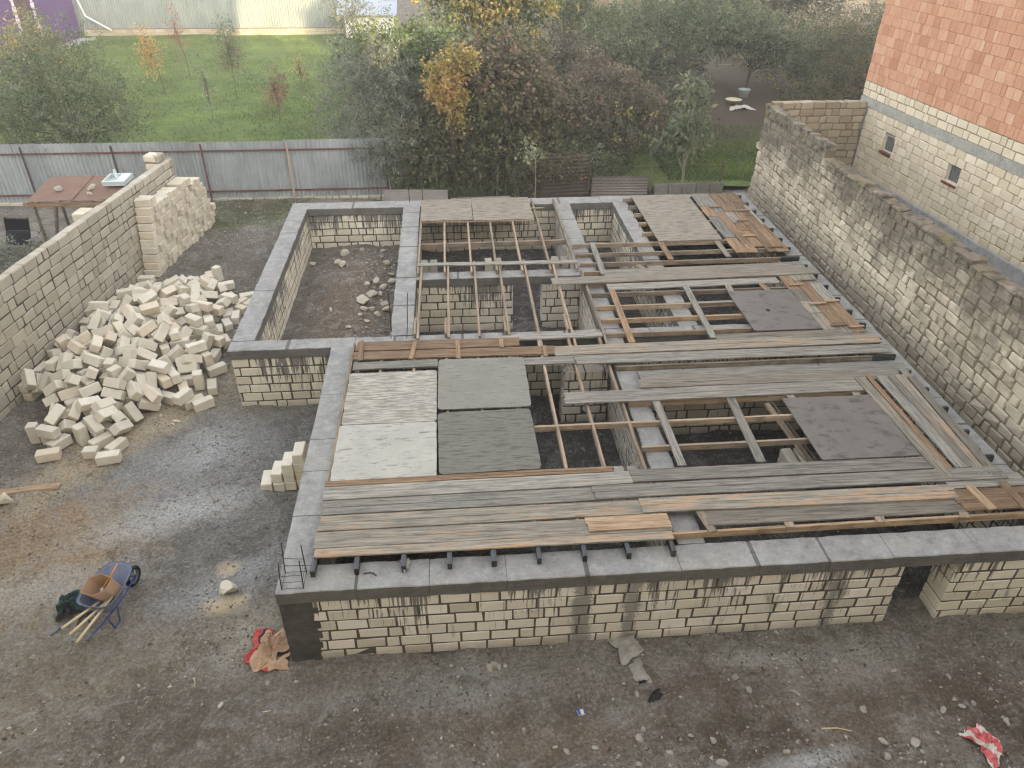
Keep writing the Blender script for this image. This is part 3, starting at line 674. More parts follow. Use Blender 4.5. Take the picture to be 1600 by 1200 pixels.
# ---- corrugated fences
def corrugated(name,x0,x1,y,z0,z1,per,amp,mat,parent=None,rows=2,dent=.0,seed=1,rotmat=None,horizontal=False):
    L=(x1-x0) if not horizontal else (z1-z0)
    m=int(L/per*6)+1; u=np.linspace(0,L,m); off=amp*np.sin(2*np.pi*u/per)
    W=(z1-z0) if not horizontal else (x1-x0)
    r=np.linspace(0,W,rows)
    U,Wg=np.meshgrid(u,r); O=np.tile(off,(rows,1))+dent*fbm(U*.4,Wg*.4+seed,1.,3,seed)*2
    if not horizontal: P=np.stack([x0+U,y+O,z0+Wg],2)
    else: P=np.stack([x0+Wg,y+O,z0+U],2)
    P=P.reshape(-1,3); P2=P+np.array([0,.004,0])
    i=(np.arange(rows-1)[:,None]*m+np.arange(m-1)[None,:]).ravel()
    Fq=np.stack([i,i+1,i+m+1,i+m],1); n=len(P)
    Vv=np.concatenate([P,P2]); Ff=np.concatenate([Fq,Fq[:,::-1]+n])
    if rotmat is not None:
        Vv=np.array([tuple(rotmat@Vector(q)) for q in Vv])
    return nparr_mesh(name,Vv,Ff,None,mat,parent=parent,smooth=True)
ff=empty('metal_fence',(-5.,24.,0.),'corrugated galvanised fence with rusty rails behind the yard','fence')
for a,b in ((-19.5,-16.),(-16,-13.2),(-13.2,-10.7),(-10.7,-8.),(-8.,-5.1),(-5.1,-1.93)):
    corrugated('fence_sheet',a,b,24.+R.uniform(-.012,.012),.26,2.06+R.uniform(-.02,.02),.13,.03,M['zinc'],ff,rows=6,dent=.03,seed=int(-a*10))
for (x,m) in ((-18.,'rust_post'),(-15.4,'dark_post'),(-12.9,'dark_post'),(-10.25,'dark_post'),(-7.6,'rust_post'),(-5.0,'white_post'),(-2.,'dark_post')):
    b=MB(); b.tube([(x,23.9,.05),(x,23.9,2.0)],.03,8,mi=0); b.build('fence_post',M[m],ff)
for z in (1.78,.5):
    b=MB(); b.box(-19.4,-1.95,23.925,23.955,z-.025,z+.025); b.build('fence_rail',M['rust_post'],ff)
mb=MB(); blockwall(mb,-19.5,23.92,0,17.6,.3,-.12,2,seed=81,jit=.012,cham=.02); mb.build('stone_footing',[M['block_left'],M['mortar_mid']],ff)
bf=empty('patched_fence',(5.,23.6,0.),'low tangled fence patched with wire mesh behind the foundation','fence')
b=MB(); rg=random.Random(9)
for k in range(-6,60):
    x=2.0+k*.16
    for s in (-1,1):
        xa,xb=(x,x+1.1) if s>0 else (x+1.1,x)
        za,zb=.05,1.15; 
        if min(xa,xb)<1.4 or max(xa,xb)>8.9: continue
        b.tube([(xa,23.45,za),(xb,23.45,zb)],.0035,3)
b.tube([(1.4,23.45,1.15),(8.9,23.45,1.15)],.006,4); b.build('wire_mesh',M['rebar'],bf)
for x,h in ((1.5,1.3),(4.45,1.25),(6.5,1.2),(8.8,1.3)):
    b=MB(); b.tube([(x,23.5,0),(x+.02,23.5,h)],.035,6,r1=.03); b.build('fence_post',M['post_wood'],bf)
o=corrugated('corrugated_sheet',2.45,4.5,0,0,1.42,.12,.022,M['rust_corr'],rows=5,dent=.04,horizontal=True,rotmat=Matrix.Translation((0,23.62,0))@Matrix.Rotation(rad(-2.5),4,'Y')@Matrix.Rotation(rad(-4),4,'X')); tag(o,'rusty corrugated sheet leaning at the back between shrub and paler sheet','sheet')
o=corrugated('corrugated_sheet',4.55,6.38,0,0,.98,.09,.014,M['asb'],rows=4,dent=.02,horizontal=True,rotmat=Matrix.Translation((0,23.35,0))@Matrix.Rotation(rad(1.),4,'Y')@Matrix.Rotation(rad(-8),4,'X')); tag(o,'pale ribbed sheet wired to the low back fence','sheet')
o=corrugated('corrugated_sheet',-2.1,-.1,0,0,.9,.1,.015,M['asb'],rows=4,dent=.02,horizontal=True,rotmat=Matrix.Translation((0,22.6,.28))@Matrix.Rotation(rad(2.),4,'Y')@Matrix.Rotation(rad(-72),4,'X')); tag(o,'grey corrugated sheet lying flat at the end of the metal fence','sheet')
o=corrugated('corrugated_sheet',.0,1.9,0,0,.7,.1,.015,M['asb'],rows=4,dent=.02,horizontal=True,rotmat=Matrix.Translation((0,22.4,.2))@Matrix.Rotation(rad(-1.),4,'Y')@Matrix.Rotation(rad(-70),4,'X')); tag(o,'grey corrugated sheet lying under the dark hazel shrub','sheet')
rg=random.Random(12); names=['at the left end','second from the left','in the middle','second from the right','beside the old wall']
for k in range(5):
    b=MB(); x=6.72+k*.46
    b.rbox(-.22,.22,-.03,.03,0,.62,.008,.006,.5,0,None,rg); o=b.build('grey_slab',M['slab_grey'],loc=(x+.1,23.3+rg.uniform(-.02,.02),.04),rot=(rad(-5),0,rg.uniform(-.03,.03)))
    tag(o,'upright grey slab in the back fence row, '+names[k],'slab','upright slabs of the back fence')
fa=empty('far_fence',(-14.,54.5,0),'long pale corrugated fence, partly sunlit, across the far end of the lawn','fence')
for k in range(9):
    a=-23.0+k*1.95; corrugated('fence_sheet',a,a+1.95,54.5+R.uniform(-.01,.01),.72,2.62+R.uniform(-.02,.02),.16,.034,M['zinc_far'],fa,rows=3,dent=.02,seed=k+100)
mb=MB(); blockwall(mb,-22.9,54.42,0,17.6,.3,.1,3,ch=.2,seed=82,jit=.01,cham=.018,simple=True); mb.build('stone_footing',[M['block_far'],M['mortar_mid']],fa)
b=MB(); b.box(-23,-5.45,54.40,54.44,.71,.74); b.build('fence_rail',M['rust_post'],fa)
b=MB(); b.tube([(-22.75,53.9,3.2),(-22.35,53.9,1.55),(-21.0,53.95,.72)],.05,7); standalone('white_pipe','bent white pipe running down the left end of the far fence','pipe',b,M['frame_w'])
# pale blue roofed shed peeping out beyond the far fence
sh=empty('garden_shed',(-4.9,53.,.4),'pale blue sheet roofed shed half hidden by the tree beside the far fence','shed')
b=MB(); b.box(-6.2,-3.2,52.6,54.2,.4,1.7); b.build('wall',M['white'],sh)
b=MB(); b.v=[(-6.6,52.2,1.72),(-2.9,52.2,1.72),(-2.9,54.6,2.9),(-6.6,54.6,2.9),(-6.6,52.2,1.78),(-2.9,52.2,1.78),(-2.9,54.6,2.96),(-6.6,54.6,2.96)]; b.f=[(3,2,1,0),(4,5,6,7),(0,1,5,4),(1,2,6,5),(2,3,7,6),(3,0,4,7)]; b.t=[.5]*8; b.mi=[0]*6; b.build('roof',M['bluegrey_roof'],sh)
# purple house at the far left
ph=empty('purple_house',(-23.6,49,0),'purple rendered house with pale quoins round a tall window at the far left','building')
PA=math.atan2(53.7-44.8,-22.95+23.85)                 # facade line
PM=MT(-23.95,43.3,PA)
b=MB(); b.box(0,4.6,0,8,.2,7.5,.5,0,PM); b.box(6.2,10.6,0,8,.2,7.5,.5,0,PM); b.box(4.6,6.2,0,8,.2,.62,.5,0,PM); b.box(4.6,6.2,.25,8,.62,7.5,.5,0,PM); b.build('wall',M['purple'],ph)
b=MB(); b.box(4.6,6.2,.12,.2,.64,4.4,.5,0,PM); b.box(5.35,5.45,.08,.12,.64,4.4,.5,0,PM); b.build('window',M['purple_dark'],ph)
for u in (4.5,6.3):
    b=MB(); z=.62; k=0
    while z<4.4:
        w=.16 if k%2 else .1; b.rbox(u-w,u+w,-.06,.0,z,z+.26,.02,0,.5,0,PM); z+=.28;k+=1
    b.build('quoins',M['pink_white'],ph)
b=MB(); b.rbox(-1,10.4,-1.0,-.82,0,.42,.02,0,.5,0,PM); tag(b.build('kerb',M['plinth']),kind='structure')
b=MB(); b.box(-1,10.4,-.82,-.0,0,.34,.5,0,PM); tag(b.build('pavement',M['plinth']),kind='structure')
# far stone walls behind the trees
mb=MB(); blockwall(mb,4.9,43.,0,7.2,.3,.2,17,ch=.22,lens=(.44,.44,.3),seed=91,jit=.012,cham=.018,simple=True); standalone('garden_wall','brownish stone wall behind the yellow-leaved tree at the far end of the garden','wall',mb,[M['block_far'],M['mortar_mid']])
mb=MB(); blockwall(mb,16.5,46.,rad(-3),11.,.3,.2,19,ch=.22,lens=(.44,.44,.3),seed=92,jit=.012,cham=.018,simple=True); standalone('garden_wall','far stone wall seen above the dense shrubs left of the brick house','wall',mb,[M['block_far'],M['mortar_mid']])

# ---- buildings behind the camera: the one the picture is taken from, and added unseen blocks that shape the sun's shade and gap
def backhouse(name,x0,x1,y0,y1,h,label,mat,door=True):
    e=empty(name,((x0+x1)/2,(y0+y1)/2,0),label,'building')
    b=MB(); b.box(x0,x1,y0,y1,-.2,h); b.build('wall',mat,e)
    b=MB(); b.box(x0-.3,x1+.3,y0-.3,y1+.3,h,h+.2); b.build('roof',M['plinth'],e)
    x=x0+1.5
    while x<x1-2:
        for z in np.arange(1.0,h-1.8,3.2):
            if abs(x+.6)<2.5 and z>5: continue
            f=MB(); f.box(x,x+1.2,y1+.0,y1+.05,z,z+1.4); w=f.build('window',M['frame_w'],e)
        x+=3.6
YB=-1.0
backhouse('block_of_flats',-24.,7.9,-12,YB,15.0,'tall pale building the yard is seen from, behind the viewer',M['block_house'])
backhouse('mid_shade_block',7.9,9.3,-12,YB,9.6,'unseen middle height block added to shape the sunlight, beside the tall building behind the viewer',M['block_left'])  # this and the next three: unseen casters added to shape the sunlight
backhouse('sun_gap_block',9.3,10.5,-12,YB,6.4,'unseen narrow low block added to leave a sun gap, behind the viewer',M['block_left'])
backhouse('right_shade_block',10.5,17,-13,YB,10.8,'unseen middle height block added for its shade behind the viewer, right of the narrow low one',M['block_left'])
backhouse('tall_shade_block',17,62,-14,YB,17.,'unseen tall block added to shade the back garden, to the right behind the viewer',M['block_left'])

# ---------------------------------------------------------------- formwork: joists, planks, plywood
def lumber(name,a,b,w,th,mat,label,cat,group,n=1,seed=0,rag=.02,tilt=0.,roll=0.):
    # a, b: top-centre end points; w width, th thickness; long axis = local X
    rg=random.Random(seed*7+int(abs(a.x*100+a.y*37))); d=b-a; L=d.length; mb=MB(); ww=w/n
    for k in range(n):
        y0=-w/2+k*ww; e0=rg.uniform(-rag,rag);e1=rg.uniform(-rag,rag); dz=rg.uniform(-.002,.002)
        segs=max(1,int(L/.9)); wz=[rg.uniform(-.003,.003) for _ in range(segs+1)]; wy=[rg.uniform(-.003,.003) for _ in range(segs+1)]
        vs=[];c=.004
        for i in range(segs+1):
            x=-L/2+e0+(L-e0+e1)*i/segs
            for (yy,zz) in ((y0+.0015,-th),(y0+.0015,-c),(y0+c,0),(y0+ww-c,0),(y0+ww-.0015,-c),(y0+ww-.0015,-th)):
                vs.append((x,yy+wy[i],zz+dz+wz[i]))
        fs=[]
        for i in range(segs):
            for j in range(6):
                p=i*6+j;q=i*6+(j+1)%6; fs.append((p,p+6,q+6,q))
        fs.append((0,1,2,3,4,5)); fs.append(tuple(segs*6+j for j in (5,4,3,2,1,0)))
        mb.add(vs,fs)
    o=mb.build(name,mat); mid=(a+b)/2
    o.location=mid; o.rotation_euler=(roll,-math.asin((b.z-a.z)/L),math.atan2(d.y,d.x))
    return tag(o,label,cat,group)
ZJ=1.482; GJ='timber joists of the formwork'
V3=Vector
def joist(x0,y0,x1,y1,label,mat='timber',w=.05,th=.1,z=ZJ,group=GJ,wrap=None):
    o=lumber('timber_joist',V3((x0,y0,z)),V3((x1,y1,z)),w,th-.002,M[mat],label,'joist',group,seed=int(x0*10+y0))
    if wrap is not None:                                 # end wrapped in black polythene
        L=math.hypot(x1-x0,y1-y0); s,l=wrap; mb=MB(); xa,xb=(-L/2-.035,-L/2+l) if s<0 else (L/2-l,L/2+.035)
        rg=random.Random(int(abs(x0*77+y0*13))); m=5; vs=[];fs=[]
        for i in range(m):
            x=xa+(xb-xa)*i/(m-1); g=rg.uniform(.003,.012)
            for (yy,zz) in ((-w/2-g,-th+.002),(-w/2-g*.8,.004),(0,.006+g*.6),(w/2+g,.004),(w/2+g*.7,-th+.002)): vs.append((x,yy+rg.uniform(-.004,.004),zz+rg.uniform(-.001,.004)))
        for i in range(m-1):
            for j in range(4): fs.append((i*5+j,i*5+j+1,i*5+j+6,i*5+j+5))
        e=(0 if s<0 else (m-1)*5); fs.append(tuple(e+j for j in range(5)))
        mb.add(vs,fs); mb.build('plastic_wrap',M['poly'],o,local=True)
    return o
xs=[-1.94,-1.39,-.79,-.2,.37,.96,1.56,2.14,2.74]
for k,x in enumerate(xs):
    if k in (6,7,8):
        joist(x,6.80,x+.01,12.62,'front strip joist running on beyond the plywood, black wrapped end, %s from the left corner'%ORD[k],'timber',wrap=(-1,.5))
    else: joist(x,6.80,x+.01,12.45,'front strip joist with black wrapped end sticking out, %s from the left corner'%ORD[k],'timber',wrap=(-1,.45))
xb=[-.80,-.2,.4,.97,1.55,2.2,2.80]
for k,x in enumerate(xb):
    y1=(18.9,18.9,18.9,18.9,18.9,19.95,19.95)[k]
    joist(x-.0,15.45,x+.02,y1 if k>4 else 19.95,'pale joist of the rear left bay, far half, %s from the left'%ORD[k],'timber' if k%3 else 'timber_grey',group='joists of the rear left bay')
    joist(x+.055,12.55 if k<4 else 12.02,x+.075,16.0 if k!=6 else 15.3,'pale joist of the rear left bay, near half, %s from the left'%ORD[k],'timber' if k%2 else 'timber_grey',group='joists of the rear left bay')
    if k in (0,1,3,5): joist(x-.0,12.7,x+.0,13.35,'short splice stub at the near end of the %s rear left joist'%ORD[k],'timber',group='joists of the rear left bay')
yr=[(19.86,4.77,8.07),(19.27,4.78,8.07),(18.69,4.79,8.08),(18.08,4.79,8.08),(17.43,4.73,8.07),(16.81,2.90,8.07),(16.25,2.89,8.05),(15.72,2.92,8.05),(15.26,2.9,8.05),
    (14.75,2.92,8.08),(14.2,2.9,8.08),(13.62,2.9,8.08),(13.06,2.9,8.08),(12.5,2.88,8.1),(11.9,3.2,8.1),(11.31,2.86,8.09),(10.78,3.3,8.1),(10.19,2.86,8.1),(9.62,1.2,8.12),(8.98,2.8,8.1),(8.35,3.0,8.1)]
tones=['timber','timber_grey','timber','fresh','timber','timber','timber_grey','timber','fresh']
for k,(y,x0,x1) in enumerate(yr):
    w=(1,.42)
    joist(x0,y-.02,x1+.02,y,'timber joist running to the right beam, dark wrapped end, %s counted from the far end'%ORD[k],tones[k%9],wrap=w,group='joists running to the right beam')
joist(2.80,7.10,8.3,7.12,'long pale timber along the front edge beside the concrete beam','fresh',group='joists running to the right beam')
joist(-.86,17.28,2.86,17.34,'thick timber prop laid across on piers under the rear left joists','timber_grey',w=.08,th=.12,z=1.378)

GP='grey planks of the formwork deck'
def plank(p,q,w,mat,label,z=1.508,n=1,th=.024,name='formwork_plank',cat='plank',group=GP,seed=0,**kw):
    return lumber(name,at(p[0],p[1],z),at(q[0],q[1],z),w,th,M[mat],label,cat,group,n=n,seed=seed,**kw)
# front left strip, near edge first
plank((493,864),(1050,835),.15,'plank','narrow pale plank at the very front edge above the black joist ends')
plank((490,844),(1048,816),.30,'plank','wide grey plank of the front strip, second from the front edge',n=2)
plank((499,818),(1003,791),.29,'plank','grey plank with an orange streak, third from the front edge',n=2)
plank((505,793.5),(998,767),.28,'plank_grey','plank of the front strip, fourth from the front edge',n=2)
plank((507,771),(986,745),.28,'plank_grey','blue grey plank of the front strip, fifth from the front edge',n=2)
plank((509,756),(958,732),.12,'plank_brown','narrow orange plank touching the near edge of the plywood sheets',n=2)
plank((916,819),(1045,812),.27,'fresh','short orange pine panel lying on the front planks',z=1.536,n=2)
# right part of the front strip
plank((985,743),(1452,722),.28,'plank_grey','long grey plank just in front of the slate sheet',n=2,z=1.509)
plank((927,769),(1566,737),.27,'plank_grey','longest grey plank of the front strip, starting left of the others',z=1.533,n=2)
plank((1001,789),(1492,767),.29,'plank','grey and orange plank right of the short pine panel',n=2,z=1.533)
plank((1100,809),(1503,787),.31,'plank','wide grey plank behind the long pale front timber',n=2,z=1.509)
plank((1478,752),(1600,747),.30,'plank_grey','grey plank end at the right edge behind the brown panel',n=2,z=1.509)
plank((1495,781),(1645,774),.43,'plank_brown','brown and yellow panel at the right end of the front strip',n=3,z=1.532)
plank((1513,757),(1551,794),.13,'fresh','pale cleat lying across the brown front panel, left one',z=1.557)
plank((1566,752),(1606,794),.13,'plank_brown','brown cleat lying across the brown front panel, right one',z=1.557)
plank((1094,798),(1114,829),.12,'timber_grey','short grey batten beside the dark opening in the front strip',z=1.506)
for k,(x,y,w_) in enumerate(((1232,819,'second'),(1374,812,'third'),(1506,805,'fourth'))):
    plank((x-4,y-12),(x+4,y+4),.13,'timber','short batten end poking over the long front timber, %s from the dark opening'%w_,z=1.507)
# cross strip in the middle
plank((557,541),(811,533),.31,'plank_brown','brown panel with cleats at the far edge of the middle strip',n=2,z=1.508)
plank((553,556),(868,546),.28,'plank_brown','brown panel with cleats behind the white sheet',n=2,z=1.508)
plank((551,572),(683,566),.24,'plank_grey','grey plank touching the far edge of the white sheet',z=1.507)
for k,(a,b) in enumerate((((565,533),(563,563)),((648,534),(642,561)),((715,532),(716,559)),((783,529),(784,542)),((850,540),(853,555)))):
    plank(a,b,.09,'plank_brown','small brown cleat nailed across the middle strip, %s from the left'%ORD[k],z=1.532,group='cleats of the middle strip')
plank((774,528),(940,521),.17,'plank_grey','pale plank lying over the near ends of the rear left joists',z=1.508)
plank((866,548),(1374,527),.33,'plank','long grey plank of the middle strip, farther of the two long ones',z=1.509,n=2)
plank((899,562),(1388,543),.29,'plank_grey','long pale plank of the middle strip, nearer of the two long ones',z=1.533,n=2)
plank((686,569),(902,561),.24,'plank_grey','grey plank between the grey sheet and the middle strip',z=1.507)
plank((1119,528),(1342,518),.28,'plank','grey brown plank just in front of the sheet with the hole',z=1.509,n=2)
# strip between the two right bays
plank((1000,586),(1418,573),.28,'plank_grey','grey plank right of centre, farther one behind the long overhanging plank',z=1.508)
plank((998,599),(1405,584),.26,'plank','grey and pink plank right of centre, middle one behind the long overhanging plank',z=1.509,n=2)
plank((883,622),(1342,601),.34,'plank_grey','long pale plank overhanging the open bay to the left',z=1.533,n=2)
plank((652,413),(902,408),.16,'plank_grey','thin pale plank laid across the rear left joists',z=1.508)
# strip in the rear right
plank((944,427),(1256,414),.36,'plank','grey plank of the rear right strip, farthest of three',z=1.509,n=2)
plank((861,439),(1275,422),.32,'plank','grey plank of the rear right strip, middle of three, reaching farthest left',z=1.533)
plank((949,448),(1216,437),.28,'plank_grey','grey plank of the rear right strip, nearest of three',z=1.509)
# single slats over the open bays
for k,(a,b,m,l) in enumerate((((925,379),(944,428),'plank_grey','slat over the left end of the farthest right joists'),((956,452),(988,535),'plank_brown','brown slat in the middle right bay, left one'),
    ((1071,446),(1115,527),'plank_grey','grey slat in the middle right bay, right one'),((1032,378),(1049,405),'plank_brown','short slat below the far cement stained sheet, left one'),
    ((1121,377),(1139,401),'plank','short slat below the far cement stained sheet, right one'),((1136,443),(1152,470),'plank','short slat meeting the far edge of the sheet with the hole'),
    ((1187,440),(1208,460),'plank_brown','short brown slat beside the far edge of the sheet with the hole'),((1024,623),(1066,726),'plank_grey','grey slat in the front right bay, left one'),
    ((1140,617),(1190,722),'plank_grey','grey slat in the front right bay, middle one'),((1228,609),(1241,626),'plank','short slat meeting the far left corner of the slate sheet'),
    ((1331,604),(1341,619),'plank','short slat meeting the far right corner of the slate sheet'),((996,414),(1009,421),'plank','tiny slat end beyond the rear right strip'))):
    plank(a,b,.13 if k not in (8,) else .15,m,l,z=1.506)
plank((1081,473),(1152,470),.09,'plank_grey','narrow grey plank running under the sheet with the hole',z=1.506)
lumber('timber_prop',at(1197,628,1.36),at(1268,722,1.0),.10,.04,M['timber'],'slanting pale timber in the front right bay going down under the slate sheet','prop',None)
lumber('timber_prop',at(1207,628,1.36),at(1278,722,1.0),.035,.05,M['post_wood'],'thin dark timber beside the slanting pale one in the front right bay','prop',None)
# planks running away from the viewer at the right
GQ='planks running lengthwise at the right side of the deck'
for k,(a,b,w,m,l) in enumerate((((1343,589),(1485,748),.19,'plank','grey plank beside the slate sheet, first from the sheet'),((1358,588),(1497,746),.10,'plank_brown','narrow plank, second from the slate sheet'),
    ((1376,586),(1505,730),.20,'plank_grey','pale grey plank, third from the slate sheet'),((1394,587),(1519,729),.14,'plank','grey plank, fourth from the slate sheet'),
    ((1405,585),(1538,741),.17,'plank','worn grey plank, fifth from the slate sheet'),((1424,588),(1557,741),.15,'plank','worn plank nearest the joist ends beside the slate sheet'))):
    plank(a,b,w,m,l,z=1.534,group=GQ)
def cols(x0,x1,y0,y1,widths,seed,lab,z=1.509,skip=()):
    rg=random.Random(seed); x=x0; c=0
    while x<x1-.05:
        w=rg.choice(widths); w=min(w,x1-x); y=y1; r=0
        while y>y0+.05:
            l=rg.choice((.55,.75,.95,1.4)); l=min(l,y-y0)
            if y-l-y0<.25: l=y-y0
            if (c,r) not in skip:
                e=rg.uniform(-.03,.03)
                lumber('formwork_plank',V3((x+w/2+e*.3,y-.012,z+rg.choice((0,0,.012)))),V3((x+w/2,y-l+.008,z+rg.choice((0,.004)))),w-.008,.022,M[rg.choice(('plank_brown','plank_brown','plank_brown','plank','plank_grey'))],
                    'short %s board, row %s from the left, number %s from the far end'%(lab,ORD[c],ORD[r]),'board','short %s boards'%lab,seed=seed+c*9+r)
            y-=l;r+=1
        x+=w;c+=1
cols(6.68,8.0,16.0,19.98,(.27,.24,.3,.2),5,'brown rear right',skip=((2,4),))
cols(7.18,8.0,12.15,15.0,(.27,.3,.22),8,'brown middle right')
rg=random.Random(3)
for k,(x,y) in enumerate(((7.05,18.9),(7.5,17.9),(7.3,16.9),(7.7,16.2),(7.75,18.6),(7.4,14.2),(7.75,14.4),(7.5,13.3),(7.85,13.4),(7.55,12.4),(7.85,12.3))):
    lumber('cleat',V3((x-.16,y,1.55)),V3((x+.16,y+.01,1.55)),.07,.022,M[rg.choice(('plank_brown','plank','fresh'))],
        'small cleat nailed across the short brown boards, %s from the far end'%ORD[k] ,'cleat','cleats on the short brown boards',seed=k)
for k,(x,y,s,m) in enumerate(((7.93,8.9,.5,'stone_pale'),(7.98,10.3,.3,'stone_pale'))):
    lumber('formwork_plank',V3((7.98,y-.4,1.512)),V3((7.98,y+.5,1.512)),.13,.022,M['plank'],'worn edge board along the joist ends at the right beam, %s one'%('nearer' if k==0 else 'farther'),'board','edge boards at the right beam',seed=k)

# plywood sheets
def ply(x0,x1,y0,y1,z,mat,label,r=.05,rot=0.,hole=None,th=.018):
    w=(x1-x0)/2;h=(y1-y0)/2; pts=[]
    for cx,cy,a0 in ((w-r,h-r,0),(-w+r,h-r,90),(-w+r,-h+r,180),(w-r,-h+r,270)):
        for k in range(5): a=rad(a0+k*22.5); pts.append((cx+r*math.cos(a),cy+r*math.sin(a)))
    rgp=random.Random(int(abs(x0*100)+y0)); q=[]
    for i_,(x_,y_) in enumerate(pts):
        q.append((x_,y_))
        if i_%5==4:
            nx_,ny_=pts[(i_+1)%len(pts)]
            for s_ in range(1,14): f_=s_/14+rgp.uniform(-.02,.02); q.append((x_+(nx_-x_)*f_+rgp.gauss(0,.0035),y_+(ny_-y_)*f_+rgp.gauss(0,.0035)))
    if hole is None: pts=q
    mb=MB()
    if hole is None:
        n=len(pts); c=.003
        vs=[(x,y,-th) for x,y in pts]+[(x,y,-c) for x,y in pts]+[(x*(1-c/w),y*(1-c/h),0) for x,y in pts]
        fs=[tuple(range(n))[::-1],tuple(range(2*n,3*n))]
        for q in (0,n):
            for k in range(n): fs.append((q+k,q+(k+1)%n,q+n+(k+1)%n,q+n+k))
        mb.add(vs,fs)
    else:
        hx,hy,hr=hole; n=len(pts); m=[]
        for x,y in pts:
            a=math.atan2(y-hy,x-hx); m.append((hx+hr*math.cos(a)*(1+.12*math.sin(3*a)),hy+hr*math.sin(a)*(1+.1*math.cos(2*a))))
        vs=[(x,y,0) for x,y in pts]+[(x,y,0) for x,y in m]+[(x,y,-th) for x,y in pts]+[(x,y,-th) for x,y in m]; fs=[]
        for k in range(n):
            j=(k+1)%n; fs+= [(k,j,n+j,n+k),(2*n+j,2*n+k,3*n+k,3*n+j),(k,2*n+k,2*n+j,j),(n+j,3*n+j,3*n+k,n+k)]
        mb.add(vs,fs)
    o=mb.build('plywood_sheet',M[mat],loc=((x0+x1)/2,(y0+y1)/2,z),rot=(0,0,rot))
    return tag(o,label,'plywood sheet','plywood sheets of the formwork')
ply(-1.90,-.37,9.84,11.36,1.503,'sheet_white','white plywood sheet with dark wavy streaks, farther of the two white ones')
ply(-1.92,-.37,8.37,9.825,1.503,'sheet_speck','white plywood sheet with dark specks, nearer of the two white ones')
ply(-.345,1.21,10.12,11.68,1.522,'sheet_grey','plain grey plywood sheet with rounded corners, farther of the two grey ones',r=.07,rot=rad(-.6))
ply(-.345,1.18,8.50,10.04,1.524,'sheet_dark','darker grey plywood sheet with black scratches, nearer of the two grey ones',r=.08,rot=rad(.8))
ply(5.80,7.16,12.30,14.0,1.528,'sheet_slate','grey plywood sheet with a round black hole',r=.03,hole=(-.12,-.05,.065))
ply(5.45,7.0,8.39,10.02,1.53,'sheet_slate','slate grey plywood sheet at the front right without a hole',r=.03)
ply(-.80,.545,18.47,19.98,1.51,'sheet_brown','cement stained plywood sheet at the rear edge, left of a pair',r=.02)
ply(.56,2.12,18.42,20.04,1.512,'sheet_brown','cement stained plywood sheet at the rear edge, right of a pair',r=.02)
ply(5.0,6.60,16.78,18.38,1.51,'sheet_brown','cement stained sheet in the rear right, nearer half of a long pair',r=.015)
ply(5.0,6.60,18.385,19.98,1.51,'sheet_brown','cement stained sheet in the rear right, farther half of a long pair',r=.015)
plank((658,347),(835,344),.03,'fresh','thin pine batten along the near edge of the rear pair of sheets',z=1.50,th=.03)
plank((829,325),(848,324),.07,'plank_brown','tiny board across the rear left joists beside the rear sheets',z=1.506)

# starter bars
def rebars(name,label,x,y,w,d,h,z0=1.38,st=3,lean=.03,seed=1):
    rg=random.Random(seed); e=empty(name,(x,y,z0),label,'rebar cage','starter bars of the columns')
    P=[]
    for (a,b_) in ((0,0),(w,0),(w,d),(0,d)):
        l=V3((rg.uniform(-lean,lean),rg.uniform(-lean,lean),0)); hh=h*rg.uniform(.85,1.1)
        p0=V3((x+a,y+b_,z0-.05)); p1=p0+l+V3((0,0,hh)); P.append((p0,p1))
        b=MB(); b.tube([p0,(p0+p1)/2+V3((rg.uniform(-.01,.01),rg.uniform(-.01,.01),0)),p1],.0075,6); b.build('steel_bar',M['rebar'],e)
    for k in range(st):
        t=(k+.6)/(st+.8)*.8; q=[p0.lerp(p1,t) for p0,p1 in P]
        b=MB(); b.tube(q+[q[0]],.004,5); b.build('stirrup',M['rebar'],e)
c0=at(440,922,1.38)
rebars('rebar_cage','rusty starter bars with stirrups standing on the front left corner',c0.x,c0.y,.27,.27,.58,seed=2)
c1=at(611,529,1.38); rebars('rebar_cage','tall thin starter bars at the near end of the middle beam',c1.x,c1.y,.3,.28,.95,st=0,lean=.09,seed=5)
c2=at(640,318,1.38); rebars('rebar_cage','starter bars on the rear beam left of the rear sheets',c2.x,c2.y,.36,.25,.75,st=0,lean=.03,seed=8)

# ---------------------------------------------------------------- loose stone blocks
def block_mesh(L,seed,W=.187,H=.18):
    rg=random.Random(seed); mb=MB(); mb.rbox(-L/2,L/2,-W/2,W/2,-H/2,H/2,.011,.008,rg.random(),0,None,rg)
    o=mb.build('limestone_block',M['block_loose']); me=o.data; bpy.data.objects.remove(o); return me
def loosemat():
    t=NT('loose_limestone',.95,.1); o=t.obj(); r=t.rnd(); v=t.mp(o,(1,1,1),loc=t.comb(t.math('MULTIPLY',r,50.),r,r))
    n=t.noise(v,5.,5); n2=t.noise(v,45.,4,.7)
    c=t.mix(r,hexc(204,195,178),hexc(220,213,198)); c=t.mix(t.mr(t.math('FRACT',t.math('MULTIPLY',r,7.3)),.8,.9,0,.5),c,hexc(222,204,178))
    c=t.mix(t.mr(n,.45,.75,0,.35),c,hexc(172,164,148)); c=t.mix(t.mr(n2,.5,.75,0,.3),c,hexc(168,160,144))
    t.bump(t.math('ADD',n,n2),.35,.01); return t.color(c)
M['block_loose']=loosemat()
BM={}
for k in range(8): BM['full',k]=block_mesh(.385,k,.187,.18)
def bm_len(L):
    k=round(L,2)
    if k>=.385: return BM['full',R.randrange(8)]
    if k not in BM: BM[k]=block_mesh(k,int(k*100))
    return BM[k]
GB='pale limestone blocks tipped in a heap'
